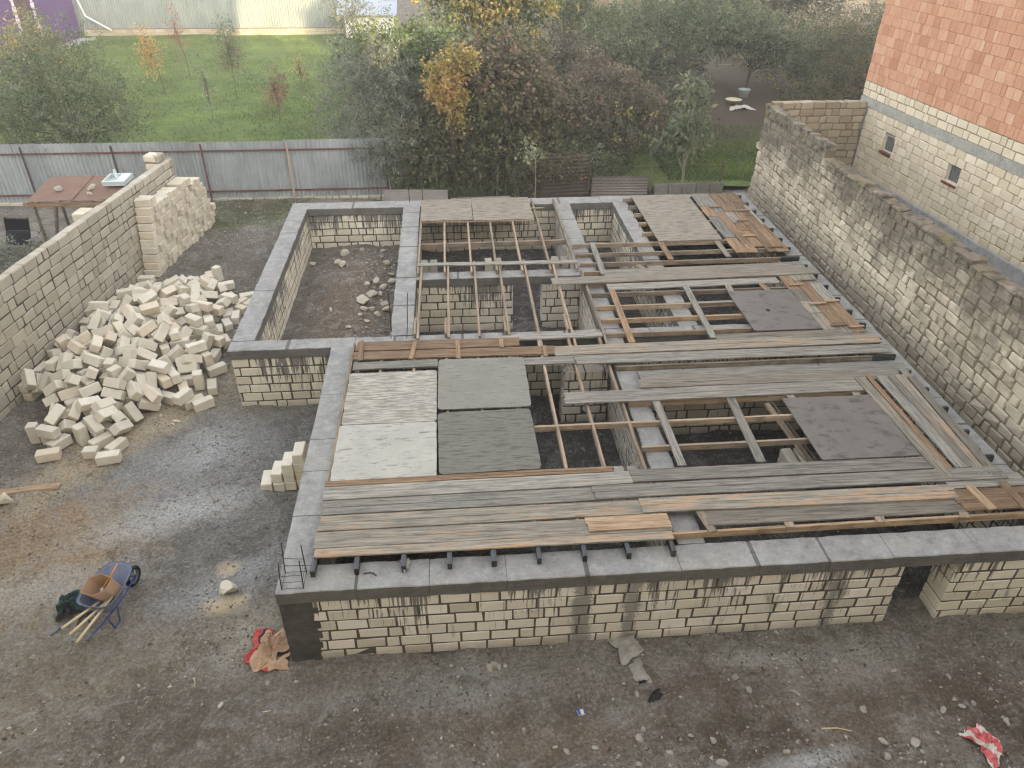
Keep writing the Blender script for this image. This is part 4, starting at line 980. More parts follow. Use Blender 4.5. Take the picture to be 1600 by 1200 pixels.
def loose(L,loc,q,label,group):
    o=bpy.data.objects.new('limestone_block',bm_len(L)); sc.collection.objects.link(o); o.location=loc; o.rotation_mode='QUATERNION'; o.rotation_quaternion=q
    return tag(o,label,'block',group)
PILE=[(0.41,-5.631,15.547,0.205,0.56,0.432,0.56,-0.432),(0.25,-6.391,12.478,0.295,0.0,1.0,-0.025,0.0),(0.41,-6.217,17.235,0.1,0.416,-0.416,-0.572,0.572),(0.41,-6.244,10.914,0.1,0.054,-0.054,0.705,-0.705),(0.33,-8.497,12.654,0.1,0.26,-0.26,0.658,-0.658),(0.41,-6.93,17.438,0.202,0.365,0.418,0.335,0.762),(0.41,-6.57,11.798,0.1,0.685,-0.685,0.176,-0.176),(0.41,-5.747,12.739,0.1,0.173,0.173,0.686,0.686),(0.41,-7.302,11.438,0.1,0.623,0.623,0.335,0.335),(0.41,-5.333,16.109,0.095,0.0,-0.693,-0.721,0.0),(0.41,-8.168,12.549,0.095,0.916,0.0,0.0,0.401),(0.41,-5.568,16.011,0.295,0.24,0.0,0.0,0.971),(0.41,-7.338,13.054,0.391,0.648,-0.396,0.604,0.241),(0.41,-6.259,16.877,0.212,0.357,-0.85,-0.381,-0.072),(0.41,-7.855,12.26,0.1,0.246,0.246,-0.663,-0.663),(0.41,-5.964,12.373,0.184,0.252,0.188,-0.948,0.05),(0.41,-6.017,12.615,0.212,0.216,0.063,0.871,-0.436),(0.41,-6.368,14.09,0.407,0.277,0.607,-0.353,0.656),(0.41,-7.071,17.768,0.095,0.085,-0.0,0.0,0.996),(0.41,-5.851,13.004,0.295,0.0,-0.414,-0.91,0.0),(0.41,-7.756,13.116,0.396,0.032,-0.287,-0.458,0.841),(0.41,-6.067,13.959,0.395,0.347,-0.616,0.347,0.616),(0.41,-7.292,12.393,0.295,0.943,0.002,-0.004,0.332),(0.41,-5.577,16.978,0.095,0.303,0.0,-0.0,-0.953),(0.41,-8.212,12.789,0.215,0.019,-0.509,0.491,-0.707),(0.32,-5.581,16.091,0.1,0.567,-0.567,-0.422,0.422),(0.41,-6.693,12.1,0.211,0.03,0.431,0.792,-0.432),(0.41,-6.223,15.342,0.276,0.081,-0.261,0.89,0.365),(0.41,-7.084,14.09,0.414,0.101,-0.859,-0.186,-0.466),(0.41,-8.48,13.144,0.095,0.61,0.0,0.0,-0.792),(0.41,-5.26,15.657,0.1,0.596,0.596,-0.381,-0.381),(0.37,-6.059,12.904,0.356,0.688,0.043,-0.548,0.473),(0.41,-7.755,17.953,0.095,0.035,0.0,0.0,0.999),(0.41,-6.237,11.638,0.207,0.36,0.48,-0.78,-0.176),(0.41,-5.686,14.813,0.29,0.071,0.058,-0.694,-0.714),(0.41,-7.473,11.518,0.297,0.699,0.691,-0.139,-0.118),(0.41,-5.59,14.782,0.483,0.183,0.013,-0.011,0.983),(0.41,-5.825,14.52,0.476,0.554,0.325,-0.146,-0.753),(0.41,-5.875,15.872,0.295,0.025,-0.151,-0.988,-0.004),(0.41,-7.011,11.907,0.185,0.705,0.648,-0.284,0.055),(0.41,-6.783,12.901,0.488,0.007,-0.077,-0.997,-0.001),(0.41,-7.905,15.579,0.702,0.121,0.988,0.072,-0.064),(0.41,-6.242,13.234,0.297,0.321,0.298,0.641,0.63),(0.41,-6.217,11.243,0.095,0.0,-0.843,-0.538,0.0),(0.41,-5.475,16.315,0.288,0.58,0.715,-0.391,0.005),(0.41,-6.612,14.018,0.61,0.307,0.25,0.866,0.304),(0.41,-6.813,14.393,0.446,0.228,-0.017,0.889,-0.397),(0.41,-6.547,11.412,0.095,0.0,-0.909,-0.416,-0.0),(0.41,-7.706,17.097,0.252,0.309,-0.597,-0.654,0.346),(0.41,-5.878,12.43,0.383,0.37,-0.02,-0.373,0.851),(0.41,-6.44,13.166,0.413,0.285,0.24,0.852,0.369),(0.41,-8.519,13.158,0.29,0.465,-0.466,0.532,-0.532),(0.41,-6.336,13.371,0.528,0.134,0.033,0.34,0.93),(0.41,-6.297,15.079,0.346,0.296,0.201,0.103,-0.928),(0.41,-6.706,11.621,0.331,0.04,-0.912,0.326,0.245),(0.36,-7.346,14.17,0.56,0.101,0.24,0.794,-0.55),(0.22,-7.244,11.756,0.245,0.478,0.738,0.458,-0.127),(0.25,-6.622,11.097,0.1,0.707,-0.707,-0.0,0.0),(0.41,-6.818,15.454,0.408,0.612,0.242,0.665,0.354),(0.41,-6.239,14.245,0.556,0.504,0.108,-0.807,0.287),(0.41,-8.293,13.113,0.328,0.54,0.446,0.099,-0.707),(0.41,-6.603,16.097,0.445,0.767,0.341,0.279,0.466),(0.41,-7.663,12.17,0.24,0.115,0.746,0.413,0.509),(0.41,-6.002,18.015,0.205,0.613,-0.353,0.613,0.353),(0.41,-8.093,12.317,0.1,0.666,-0.666,-0.236,0.236),(0.41,-7.573,13.97,0.573,0.673,0.685,-0.244,0.136),(0.41,-5.367,15.321,0.1,0.562,-0.562,0.429,-0.429),(0.31,-5.7,14.514,0.177,0.428,-0.432,-0.55,-0.573),(0.41,-5.487,13.453,0.251,0.031,0.061,-0.378,-0.923),(0.41,-6.608,12.243,0.342,0.379,-0.911,0.15,-0.062),(0.21,-7.959,14.326,0.519,0.132,-0.473,-0.209,0.846),(0.41,-7.492,15.086,0.486,0.317,-0.644,-0.69,0.093),(0.41,-7.098,14.522,0.628,0.873,0.111,0.202,-0.43),(0.41,-6.539,14.569,0.416,0.589,-0.001,0.707,0.391),(0.41,-7.704,14.768,0.683,0.423,0.536,-0.294,-0.669),(0.41,-7.35,14.485,0.575,0.044,-0.506,-0.086,-0.857),(0.23,-6.249,16.684,0.333,0.094,0.313,-0.88,-0.346),(0.26,-7.795,12.484,0.313,0.026,-0.271,0.89,0.366),(0.41,-5.698,13.699,0.267,0.661,0.376,-0.619,-0.199),(0.41,-8.385,13.003,0.474,0.051,0.569,0.67,0.474),(0.41,-5.432,15.157,0.299,0.371,-0.408,-0.611,0.568),(0.41,-4.993,12.481,0.1,0.214,-0.214,0.674,-0.674),(0.41,-5.483,12.947,0.095,0.0,-0.53,-0.848,0.0),(0.41,-7.751,14.938,0.431,0.736,0.29,-0.607,-0.08),(0.29,-5.067,16.332,0.1,0.68,0.68,-0.192,-0.192),(0.41,-5.696,17.532,0.1,0.694,0.694,0.136,0.136),(0.41,-8.246,14.602,0.458,0.299,0.811,0.115,0.489),(0.41,-7.178,12.757,0.491,0.664,-0.65,0.238,-0.283),(0.22,-6.663,12.875,0.681,0.312,-0.319,0.635,-0.63),(0.41,-6.132,14.932,0.497,0.734,0.437,0.507,-0.118),(0.41,-7.019,13.619,0.422,0.513,0.42,-0.021,-0.748),(0.41,-6.407,16.507,0.416,0.117,-0.624,0.332,0.697),(0.41,-7.666,12.793,0.395,0.155,-0.184,0.286,0.927),(0.41,-5.911,15.553,0.567,0.9,-0.121,-0.114,-0.402),(0.41,-7.438,12.006,0.312,0.146,0.194,-0.914,-0.325),(0.41,-6.511,15.54,0.509,0.653,-0.344,0.158,0.656),(0.41,-6.898,16.114,0.52,0.62,0.041,0.42,0.661),(0.41,-6.083,17.322,0.274,0.943,-0.117,0.308,-0.048),(0.28,-5.909,15.6,0.342,0.702,0.459,0.412,0.356),(0.25,-7.542,11.605,0.095,0.998,-0.0,-0.0,0.056),(0.41,-5.514,14.029,0.295,0.046,0.07,-0.775,0.626),(0.41,-6.963,12.225,0.324,0.667,-0.069,-0.138,0.729),(0.41,-5.816,14.188,0.502,0.017,-0.044,0.701,0.712),(0.41,-5.457,13.277,0.1,0.704,0.704,0.068,0.068),(0.41,-5.868,16.688,0.291,0.412,-0.885,-0.105,0.189),(0.41,-5.703,13.136,0.3,0.297,0.298,0.641,0.642),(0.41,-7.225,17.126,0.261,0.769,-0.607,-0.167,-0.116),(0.31,-8.262,14.372,0.519,0.197,0.899,0.125,0.371),(0.41,-5.222,13.843,0.205,0.236,0.667,0.236,-0.667),(0.41,-8.088,15.229,0.47,0.162,0.274,0.944,0.089),(0.41,-6.314,11.853,0.29,0.517,-0.562,0.026,-0.646),(0.41,-6.551,12.358,0.497,0.39,-0.913,0.117,0.016),(0.41,-6.232,15.405,0.531,0.72,-0.394,-0.018,0.57),(0.41,-6.842,13.894,0.646,0.291,-0.568,-0.732,0.24),(0.41,-7.017,15.156,0.707,0.664,-0.019,0.588,-0.461),(0.36,-7.155,12.025,0.422,0.653,-0.075,0.39,-0.645),(0.41,-6.475,17.564,0.201,0.051,0.373,0.601,-0.705),(0.41,-7.794,11.637,0.205,0.476,0.523,-0.476,0.523),(0.31,-7.453,17.058,0.37,0.615,0.749,-0.056,0.24),(0.41,-6.194,12.115,0.22,0.859,0.13,0.416,-0.27),(0.41,-7.006,12.457,0.527,0.919,-0.174,-0.092,0.342),(0.32,-6.608,15.051,0.502,0.288,0.919,-0.257,-0.081),(0.3,-7.799,15.121,0.625,0.567,0.044,-0.823,-0.007),(0.41,-7.553,13.437,0.521,0.209,0.857,-0.46,-0.105),(0.41,-5.866,13.848,0.421,0.938,0.044,-0.228,0.257),(0.41,-5.122,14.881,0.095,0.0,-0.509,-0.861,0.0),(0.41,-8.156,15.772,0.517,0.399,0.524,-0.532,-0.532),(0.41,-5.208,14.236,0.095,0.734,0.0,0.0,0.679),(0.41,-6.933,11.548,0.205,0.294,0.643,0.294,-0.643),(0.41,-7.711,12.909,0.545,0.014,0.253,0.453,-0.855),(0.3,-7.779,15.354,0.594,0.955,-0.137,0.246,0.095),(0.41,-7.827,13.398,0.58,0.592,0.373,0.011,-0.714),(0.41,-5.884,16.158,0.384,0.05,0.607,0.615,-0.501),(0.22,-6.737,11.927,0.405,0.534,0.761,-0.266,0.254),(0.41,-6.128,16.524,0.415,0.433,0.548,-0.195,-0.688),(0.41,-6.499,11.793,0.461,0.707,-0.423,-0.12,0.554),(0.41,-6.8,14.556,0.808,0.854,-0.37,-0.359,-0.069),(0.41,-6.444,12.751,0.604,0.694,-0.585,-0.416,-0.054),(0.41,-7.856,15.527,0.512,0.07,0.118,-0.984,0.118),(0.28,-6.886,14.233,0.654,0.735,0.488,0.453,-0.126),(0.41,-6.213,12.781,0.413,0.811,-0.078,0.377,-0.441),(0.41,-6.644,15.244,0.692,0.835,0.47,0.025,-0.286),(0.41,-5.887,17.054,0.364,0.578,0.368,-0.298,-0.665),(0.41,-7.873,11.94,0.205,0.606,0.364,0.606,-0.364),(0.41,-5.203,12.582,0.095,0.282,0.0,-0.0,-0.959),(0.41,-8.063,13.011,0.4,0.091,-0.817,-0.419,-0.385),(0.41,-7.762,14.184,0.677,0.234,0.198,-0.088,-0.948),(0.41,-7.022,16.674,0.406,0.106,-0.699,-0.11,-0.699),(0.41,-7.291,14.877,0.652,0.281,0.377,0.734,-0.489),(0.41,-8.075,14.036,0.61,0.328,-0.614,0.15,0.702),(0.41,-6.725,14.686,0.674,0.822,-0.184,0.427,-0.329),(0.41,-6.893,12.077,0.55,0.113,-0.404,0.709,-0.568),(0.32,-7.307,15.061,0.7,0.274,-0.212,0.522,0.779),(0.41,-8.061,13.452,0.543,0.673,-0.073,-0.056,-0.734),(0.41,-5.225,13.129,0.205,0.45,-0.546,0.45,0.546),(0.3,-7.834,13.729,0.508,0.36,-0.848,0.377,-0.093),(0.41,-5.408,13.918,0.496,0.961,-0.059,-0.025,0.268),(0.41,-7.564,16.812,0.421,0.244,0.13,-0.96,0.033),(0.41,-7.349,14.285,0.782,0.009,0.196,-0.827,-0.527),(0.41,-6.685,13.631,0.74,0.886,-0.273,0.006,0.376),(0.26,-5.443,15.111,0.493,0.582,-0.025,-0.031,0.812),(0.41,-6.712,13.389,0.484,0.266,0.739,0.16,0.598),(0.41,-7.36,11.106,0.095,0.114,-0.0,-0.0,-0.993),(0.41,-6.662,16.341,0.588,0.8,0.201,0.224,0.519),(0.41,-6.715,14.917,0.607,0.278,0.147,0.269,0.911),(0.41,-6.169,17.615,0.191,0.582,0.705,-0.048,-0.401),(0.41,-6.329,16.988,0.419,0.548,-0.302,0.288,-0.725),(0.41,-7.957,14.76,0.417,0.647,-0.246,-0.663,0.286),(0.41,-6.443,14.249,0.794,0.417,-0.139,0.518,-0.734),(0.41,-6.095,14.562,0.572,0.552,-0.222,0.384,-0.706),(0.24,-5.89,14.225,0.692,0.029,0.593,0.804,0.032),(0.41,-7.552,16.221,0.48,0.804,-0.375,0.103,-0.45),(0.41,-6.755,17.563,0.266,0.596,0.247,0.38,0.663),(0.41,-7.399,13.66,0.593,0.384,-0.284,-0.056,-0.877),(0.41,-7.417,12.531,0.456,0.97,-0.17,-0.106,0.137),(0.24,-6.715,14.349,0.706,0.354,0.867,-0.21,-0.281),(0.41,-5.364,12.524,0.285,0.534,0.0,-0.0,-0.846),(0.41,-4.982,13.105,0.095,0.792,-0.0,0.0,-0.61),(0.41,-6.976,15.664,0.772,0.159,-0.148,0.315,-0.924),(0.41,-6.793,13.103,0.624,0.126,-0.697,0.005,0.706),(0.41,-7.896,11.103,0.095,0.111,-0.0,0.0,-0.994),(0.41,-5.035,13.724,0.1,0.668,0.668,0.231,0.231),(0.41,-7.067,12.855,0.672,0.341,0.743,-0.576,-0.012),(0.41,-8.449,13.662,0.299,0.524,-0.54,-0.467,0.464),(0.41,-7.127,13.606,0.599,0.815,0.041,-0.419,0.399),(0.24,-6.638,16.942,0.41,0.948,0.052,-0.222,0.223),(0.41,-7.699,16.536,0.49,0.689,-0.689,-0.158,0.157),(0.3,-7.33,13.416,0.657,0.416,-0.046,-0.714,-0.561),(0.41,-5.679,14.868,0.682,0.205,0.225,0.667,0.68),(0.41,-7.734,13.825,0.678,0.84,0.393,-0.135,-0.348),(0.41,-7.718,15.892,0.49,0.517,-0.517,0.482,-0.483),(0.34,-6.318,13.121,0.672,0.197,0.758,0.556,-0.279),(0.41,-7.438,15.875,0.572,0.204,0.482,-0.284,-0.803),(0.41,-5.223,14.613,0.285,0.0,0.248,0.969,-0.0),(0.41,-8.273,13.944,0.483,0.716,0.567,-0.368,-0.174),(0.41,-6.324,16.13,0.475,0.577,-0.117,-0.106,-0.802),(0.41,-7.7,17.668,0.095,0.203,-0.0,0.0,-0.979),(0.41,-8.026,16.447,0.285,0.822,-0.0,0.0,0.57),(0.41,-5.718,17.165,0.203,0.298,0.433,0.837,-0.154),(0.41,-6.577,11.96,0.564,0.107,-0.573,0.694,-0.423),(0.41,-5.433,13.586,0.407,0.33,-0.856,-0.21,0.339),(0.41,-8.074,12.512,0.298,0.525,-0.554,-0.457,0.457),(0.41,-5.916,13.518,0.382,0.032,-0.528,-0.206,-0.823),(0.41,-6.989,13.302,0.514,0.231,-0.525,0.807,-0.143),(0.41,-5.387,16.593,0.29,0.689,-0.689,0.158,-0.158),(0.41,-7.579,13.179,0.649,0.268,0.041,0.843,0.464),(0.41,-6.314,13.579,0.617,0.888,0.286,0.359,-0.008),(0.41,-6.612,15.057,0.873,0.264,-0.043,0.178,-0.947),(0.41,-5.907,13.131,0.52,0.781,-0.591,0.139,-0.147),(0.34,-6.344,13.848,0.638,0.011,-0.408,0.379,-0.831),(0.41,-7.768,12.647,0.491,0.288,0.121,0.9,-0.302),(0.41,-6.549,17.817,0.1,0.686,-0.687,0.169,-0.169),(0.41,-6.236,14.552,0.712,0.052,0.945,0.006,0.322),(0.41,-6.482,15.725,0.616,0.028,0.387,-0.841,0.378),(0.32,-6.132,15.814,0.589,0.23,0.592,0.352,-0.688),(0.41,-6.286,15.129,0.691,0.021,0.414,-0.308,-0.857),(0.41,-5.747,15.797,0.5,0.165,0.046,0.122,0.978),(0.21,-7.124,14.056,0.716,0.122,0.679,-0.588,-0.422),(0.41,-6.796,17.106,0.433,0.088,0.293,-0.615,-0.727),(0.41,-5.367,14.425,0.349,0.767,-0.349,-0.539,-0.026),(0.41,-6.514,13.295,0.719,0.708,0.24,-0.407,0.525),(0.22,-7.37,17.562,0.1,0.447,0.447,0.548,0.548),(0.41,-7.353,12.641,0.691,0.265,-0.862,0.294,-0.317),(0.41,-6.89,16.232,0.72,0.76,0.19,-0.421,-0.457),(0.41,-7.115,13.166,0.755,0.224,0.102,0.279,0.928),(0.41,-6.188,12.431,0.506,0.8,-0.324,0.277,-0.423),(0.41,-5.168,16.65,0.095,0.0,0.866,0.499,0.0),(0.41,-7.015,14.955,0.839,0.846,-0.246,0.367,-0.297),(0.41,-6.124,14.165,0.782,0.844,-0.066,-0.392,0.359),(0.41,-6.803,15.542,0.851,0.431,-0.046,0.345,-0.833),(0.41,-6.07,16.148,0.473,0.719,-0.372,-0.29,0.51),(0.27,-6.295,14.812,0.725,0.622,-0.091,-0.261,0.732),(0.41,-7.431,11.833,0.438,0.76,0.357,0.004,0.544),(0.41,-6.53,12.479,0.651,0.379,0.904,-0.193,-0.044),(0.41,-7.299,13.77,0.795,0.571,-0.275,-0.386,0.67),(0.41,-5.114,15.949,0.1,0.531,-0.531,0.467,-0.467),(0.41,-7.301,16.44,0.56,0.11,-0.053,-0.277,-0.953)]
wx_=lambda y:-8.77+(y-12)*math.tan(rad(7.65))
for (L,x,y,z,a,b,c,d) in PILE:
    if y<13 and x<-7.8: continue
    z+=ground_h(np.array([x]),np.array([y]))[0]-.005
    zone='at the near foot of the heap' if y<12.2 else ('at the far end of the heap' if y>16.6 else ('along the wall side of the heap' if x<wx_(y)+.7 else ('on the open right side of the heap' if x>-6.1 else 'in the middle of the heap')))
    lay=' lying on top' if z>.42 else (' lying on the ground' if z<.13 else ' in the lower layers')
    loose(L,(x,y,float(z)),(a,b,c,d),'%slimestone block%s, %s'%('broken short ' if L<.37 else 'pale ',lay,zone),GB)
# tall stack along the yard wall near the metal fence
def wx(y): return -8.77+(y-12)*math.tan(rad(7.65))
ca,sa=math.cos(WA),math.sin(WA); rg=random.Random(21); GS='limestone blocks of the tall stack by the yard wall'
stk=MB(); cnt=0
S0=18.35; NL=19
for row in range(NL):
    top=(9,10,9,9,9,9,9,9,8,9,9,9,8,8,8,7,6,4,3)[row]
    for k in range(top):
        y=S0+row*.2+k*.045; x=wx(y)+.02; zg=.24+k*.19+.0
        out=rg.uniform(-.035,.045)
        if row==0: out=0
        Lb=.39 if rg.random()<.85 else .3
        th=rg.uniform(-.05,.05)
        cx=x+.2+out; rotz=-rad(7.65)+th
        q=Matrix.Rotation(rotz,4,'Z').to_quaternion()
        near=(row<1) or (k>=top-1 and row<8)
        if near and cnt<62:
            cnt+=1
            lab='pale limestone block in the near end column of the tall stack, %s from the ground'%ORD[k] if row==0 else 'pale limestone block in the tall stack by the yard wall'
            loose(Lb,(cx,y,zg+.094),q,lab,GS)
        else:
            stk.rbox(-Lb/2,Lb/2,-.094,.094,-.092,.092,.011,.008,rg.random(),0,Matrix.Translation((cx,y,zg+.094))@Matrix.Rotation(rotz,4,'Z'),rg)
tag(stk.build('block_stack',M['block_new']),'tightly packed small ends of limestone blocks making up the tall stack by the yard wall','block stack',kind='stuff')
loose(.39,(wx(18.8)+.2,18.80,.24+9*.19+.094),Matrix.Rotation(.1,4,'Z').to_quaternion(),'single limestone block on the very top of the near end of the tall stack',GS)
for k,(px,py,a) in enumerate(((388,466,.35),(330,438,2.0),(393,478,1.1))):
    p=at(px,py,.2); loose(.39,(p.x,p.y,gz(p.x,p.y)+.09),Matrix.Rotation(a,4,'Z').to_quaternion(),('limestone block touching the concrete beam of the extension, right of the heap','limestone block lying alone beyond the far end of the heap','limestone block leaning beside the extension beam')[k],GB)
# small flight of blocks left of the foundation
GT='limestone blocks set as steps'
s0=at(432,771,0.1)
for i in range(4):
    for k in range(i+1):
        for j in range(1):
            x=-3.34+i*.2; y=10.17+i*.02
            q=Matrix.Rotation(H90+R.uniform(-.04,.04),4,'Z').to_quaternion()
            loose(.39,(x+R.uniform(-.01,.01),y+R.uniform(-.015,.015),.11+k*.186),q,'%s step stone, %s layer, %s row, left of the foundation'%(ORD[i],ORD[k],('near','far')[j]),GT)

# rocks
def rock(name,loc,r,sq,mat,label,cat,group,seed,chop=True):
    import bmesh
    bm=bmesh.new(); bmesh.ops.create_icosphere(bm,subdivisions=2,radius=1.); rg=random.Random(seed)
    pl=[(Vector((rg.gauss(0,1),rg.gauss(0,1),rg.gauss(0,.7))).normalized(),rg.uniform(.38,.75)) for _ in range(11)]
    for v in bm.verts:
        for n,d in pl:
            s=v.co.dot(n)
            if s>d: v.co-=n*(s-d)
        v.co*=rg.uniform(.93,1.05); v.co=Vector((v.co.x*r*sq[0],v.co.y*r*sq[1],v.co.z*r*sq[2]))
    me=bpy.data.meshes.new(name); bm.to_mesh(me); bm.free(); me.materials.append(M[mat])
    o=bpy.data.objects.new(name,me); sc.collection.objects.link(o); o.location=loc; o.rotation_euler=(rg.uniform(-.2,.2),rg.uniform(-.2,.2),rg.uniform(0,6))
    return tag(o,label,cat,group)
p=at(358,919,.08); o=rock('broken_block',(p.x,p.y,gz(p.x,p.y)+.08),.2,(1.15,.62,.6),'block_loose','broken limestone block with a chipped face lying alone near the sawdust','block',None,5); o.rotation_euler=(0,0,-.1)
p=at(8,786,.1); o=rock('broken_block',(p.x,p.y,gz(p.x,p.y)+.1),.2,(1.1,.8,.7),'block_loose','chipped white block at the left edge below the long plank','block',None,6); o.rotation_euler=(0,0,.3)
p=at(155,719,.06); rock('stone_fragment',(p.x,p.y,gz(p.x,p.y)+.04),.11,(1.3,.7,.5),'block_loose','small pale fragment in front of the heap of blocks','stone',None,7)
rgf=random.Random(91); kf=0
while kf<34:
    y=rgf.uniform(11.0,17.6); x=(wx_(y)+.25+rgf.uniform(0,.5)) if rgf.random()<.25 else rgf.uniform(-7.9,-4.95)
    if y<12.6 and x<-8: continue
    e_=-6.4+(y-11.0)*.55 if y<13.5 else -5.0
    if x>wx_(y)+.8 and abs(x-e_)>.45: continue
    r=rgf.uniform(.03,.09); rock('block_fragment',(x,y,gz(x,y)+r*.3),r,(1.2,.8,.6),'block_loose','small broken chip of limestone lying around the foot of the heap of blocks','stone','limestone chips round the heap',500+kf); kf+=1
rub=[(540,400),(528,412),(536,423),(566,390),(487,408),(598,388),(611,430),(612,442),(604,412),(596,402),(583,470),(570,484),(600,478),(604,488),(571,496),(595,465),(588,450),(563,503),(545,520),(575,458),(575,512),(592,500),(600,455),(518,495),(582,492)]
for k,(x,y) in enumerate(rub):
    p=at(x,y,.35); r=(.22,.18,.2,.14,.16,.12,.14,.2,.14,.1,.2,.26,.15,.18,.16)[k] if k<15 else R.uniform(.08,.16)
    rock('rubble_stone',(p.x,p.y,gz(p.x,p.y)+r*.25),r,(1,.75,.5),'stone_pale','pale angular rubble stone on the brown dirt inside the small room','stone','rubble stones on the dirt inside the small room',100+k)
rg=random.Random(66)
fs_=[(905,1088),(995,1088),(868,1167),(886,1184),(930,1172),(1000,1156),(1046,1178),(1114,1160),(1128,1202),(1170,1080),(1240,1084),(1247,1088),(1228,1178),(1245,1163),(1545,1082),(1565,1124),(1570,1130),(1490,1097),(1500,1108),(1520,1100),(1470,1115),(1428,1165),(1440,1177),(1378,1160),(1350,1112),(1210,1030),(1300,1038),(1355,1060),(1462,1150),(1385,1192),(706,1040),(722,1048),(716,1060),(765,1045),(772,1040),(780,1043),(790,1042),(1212,990),(998,1206),(820,1140),(645,1155),(560,1115),(420,1070),(465,1068),(1395,1050),(1480,1060),(1190,1105),(1150,1058),(1080,1150),(1005,1142)]
fs_=[(x,y) if y<1180 else (x,y-8) for x,y in fs_]
for k,(x,y) in enumerate(fs_):
    p=at(x,y,.0); r=rg.uniform(.03,.08)
    rock('ground_stone',(p.x,p.y,gz(p.x,p.y)+r*.25),r,(1.1,.85,.6),'stone','small grey stone lying on the bare dirt in front of the foundation','stone','small grey stones in front of the foundation',200+k)
for k in range(30):
    if k<16: x,y=rg.uniform(-7.5,-3),rg.uniform(5,10)
    else: x,y=rg.uniform(-7.2,-4.9),rg.uniform(19.3,23)
    r=rg.uniform(.03,.06); rock('ground_stone',(x,y,gz(x,y)+r*.25),r,(1.1,.85,.6),'stone_pale' if k%2 else 'stone','small stone in the yard %s'%('near the wheelbarrow' if k<16 else 'between the tall stack and the metal fence'),'stone','small stones of the yard %s'%('near side' if k<16 else 'far side'),300+k)
# gravel and crumbs: uncountable
def gravel(n,x0,x1,y0,y1,s0,s1,seed,mat,name,dens=None,fromz=None):
    rs=np.random.RandomState(seed); X=rs.uniform(x0,x1,n);Y=rs.uniform(y0,y1,n)
    if dens is not None: k=rs.rand(n)<dens(X,Y); X=X[k];Y=Y[k]
    n=len(X); Z=ground_h(X,Y); S=s0+(s1-s0)*rs.rand(n)**3
    base=np.array([[1,0,0],[0,1,0],[-1,0,0],[0,-1,0],[0,0,.8],[0,0,-.8]],float)
    F0_=np.array([[0,1,4],[1,2,4],[2,3,4],[3,0,4],[1,0,5],[2,1,5],[3,2,5],[0,3,5]])
    Vv=base[None]*S[:,None,None]*(1+.5*(rs.rand(n,6,1)-.5)); a=rs.rand(n)*6.28; c,s=np.cos(a)[:,None],np.sin(a)[:,None]
    x=Vv[...,0]*1.3;y=Vv[...,1]*.8; Vv=np.stack([x*c-y*s,x*s+y*c,Vv[...,2]*.7],2)+np.stack([X,Y,Z+S*.15],1)[:,None]
    Ff=F0_[None]+6*np.arange(n)[:,None,None]; tone=np.repeat(rs.rand(n),6)
    return tag(nparr_mesh(name,Vv.reshape(-1,3),Ff.reshape(-1,3),tone,mat),'loose gravel and crumbs scattered over the dirt','gravel',kind='stuff')
def gravmat():
    t=NT('gravel',.95,.1); a=t.attr(); return t.color(t.ramp(a,[(0,hexc(84,78,70)),(.5,hexc(128,122,112)),(.85,hexc(160,154,144)),(1,hexc(196,190,178))]))
M['gravel']=gravmat()
dn=lambda X,Y: np.clip((fbm(X,Y,1.3,3,9)+.12)*4,0.05,1)
gravel(26000,-10,9.4,3.4,7.2,.006,.028,1,M['gravel'],'gravel',lambda X,Y:dn(X,Y)*np.where((X>-2.4)&(Y>6.53),0,1))
gravel(14000,-9.5,-2.4,6.5,13.5,.007,.026,2,M['gravel'],'gravel',lambda X,Y:dn(X,Y)*.8*np.where((Y>12.5)&(X>-4.35),0,1))
gravel(9000,-8.2,-4.4,13.5,23.7,.008,.03,3,M['gravel'],'gravel',dn)
gravel(6500,-3.85,-1.32,12.9,19.8,.008,.045,4,M['gravel'],'gravel',lambda X,Y:np.clip(.25+(X+2.6)*.5,.1,1))
gravel(7000,-1.,7.9,7.1,19.8,.01,.03,5,M['gravel'],'gravel',None)

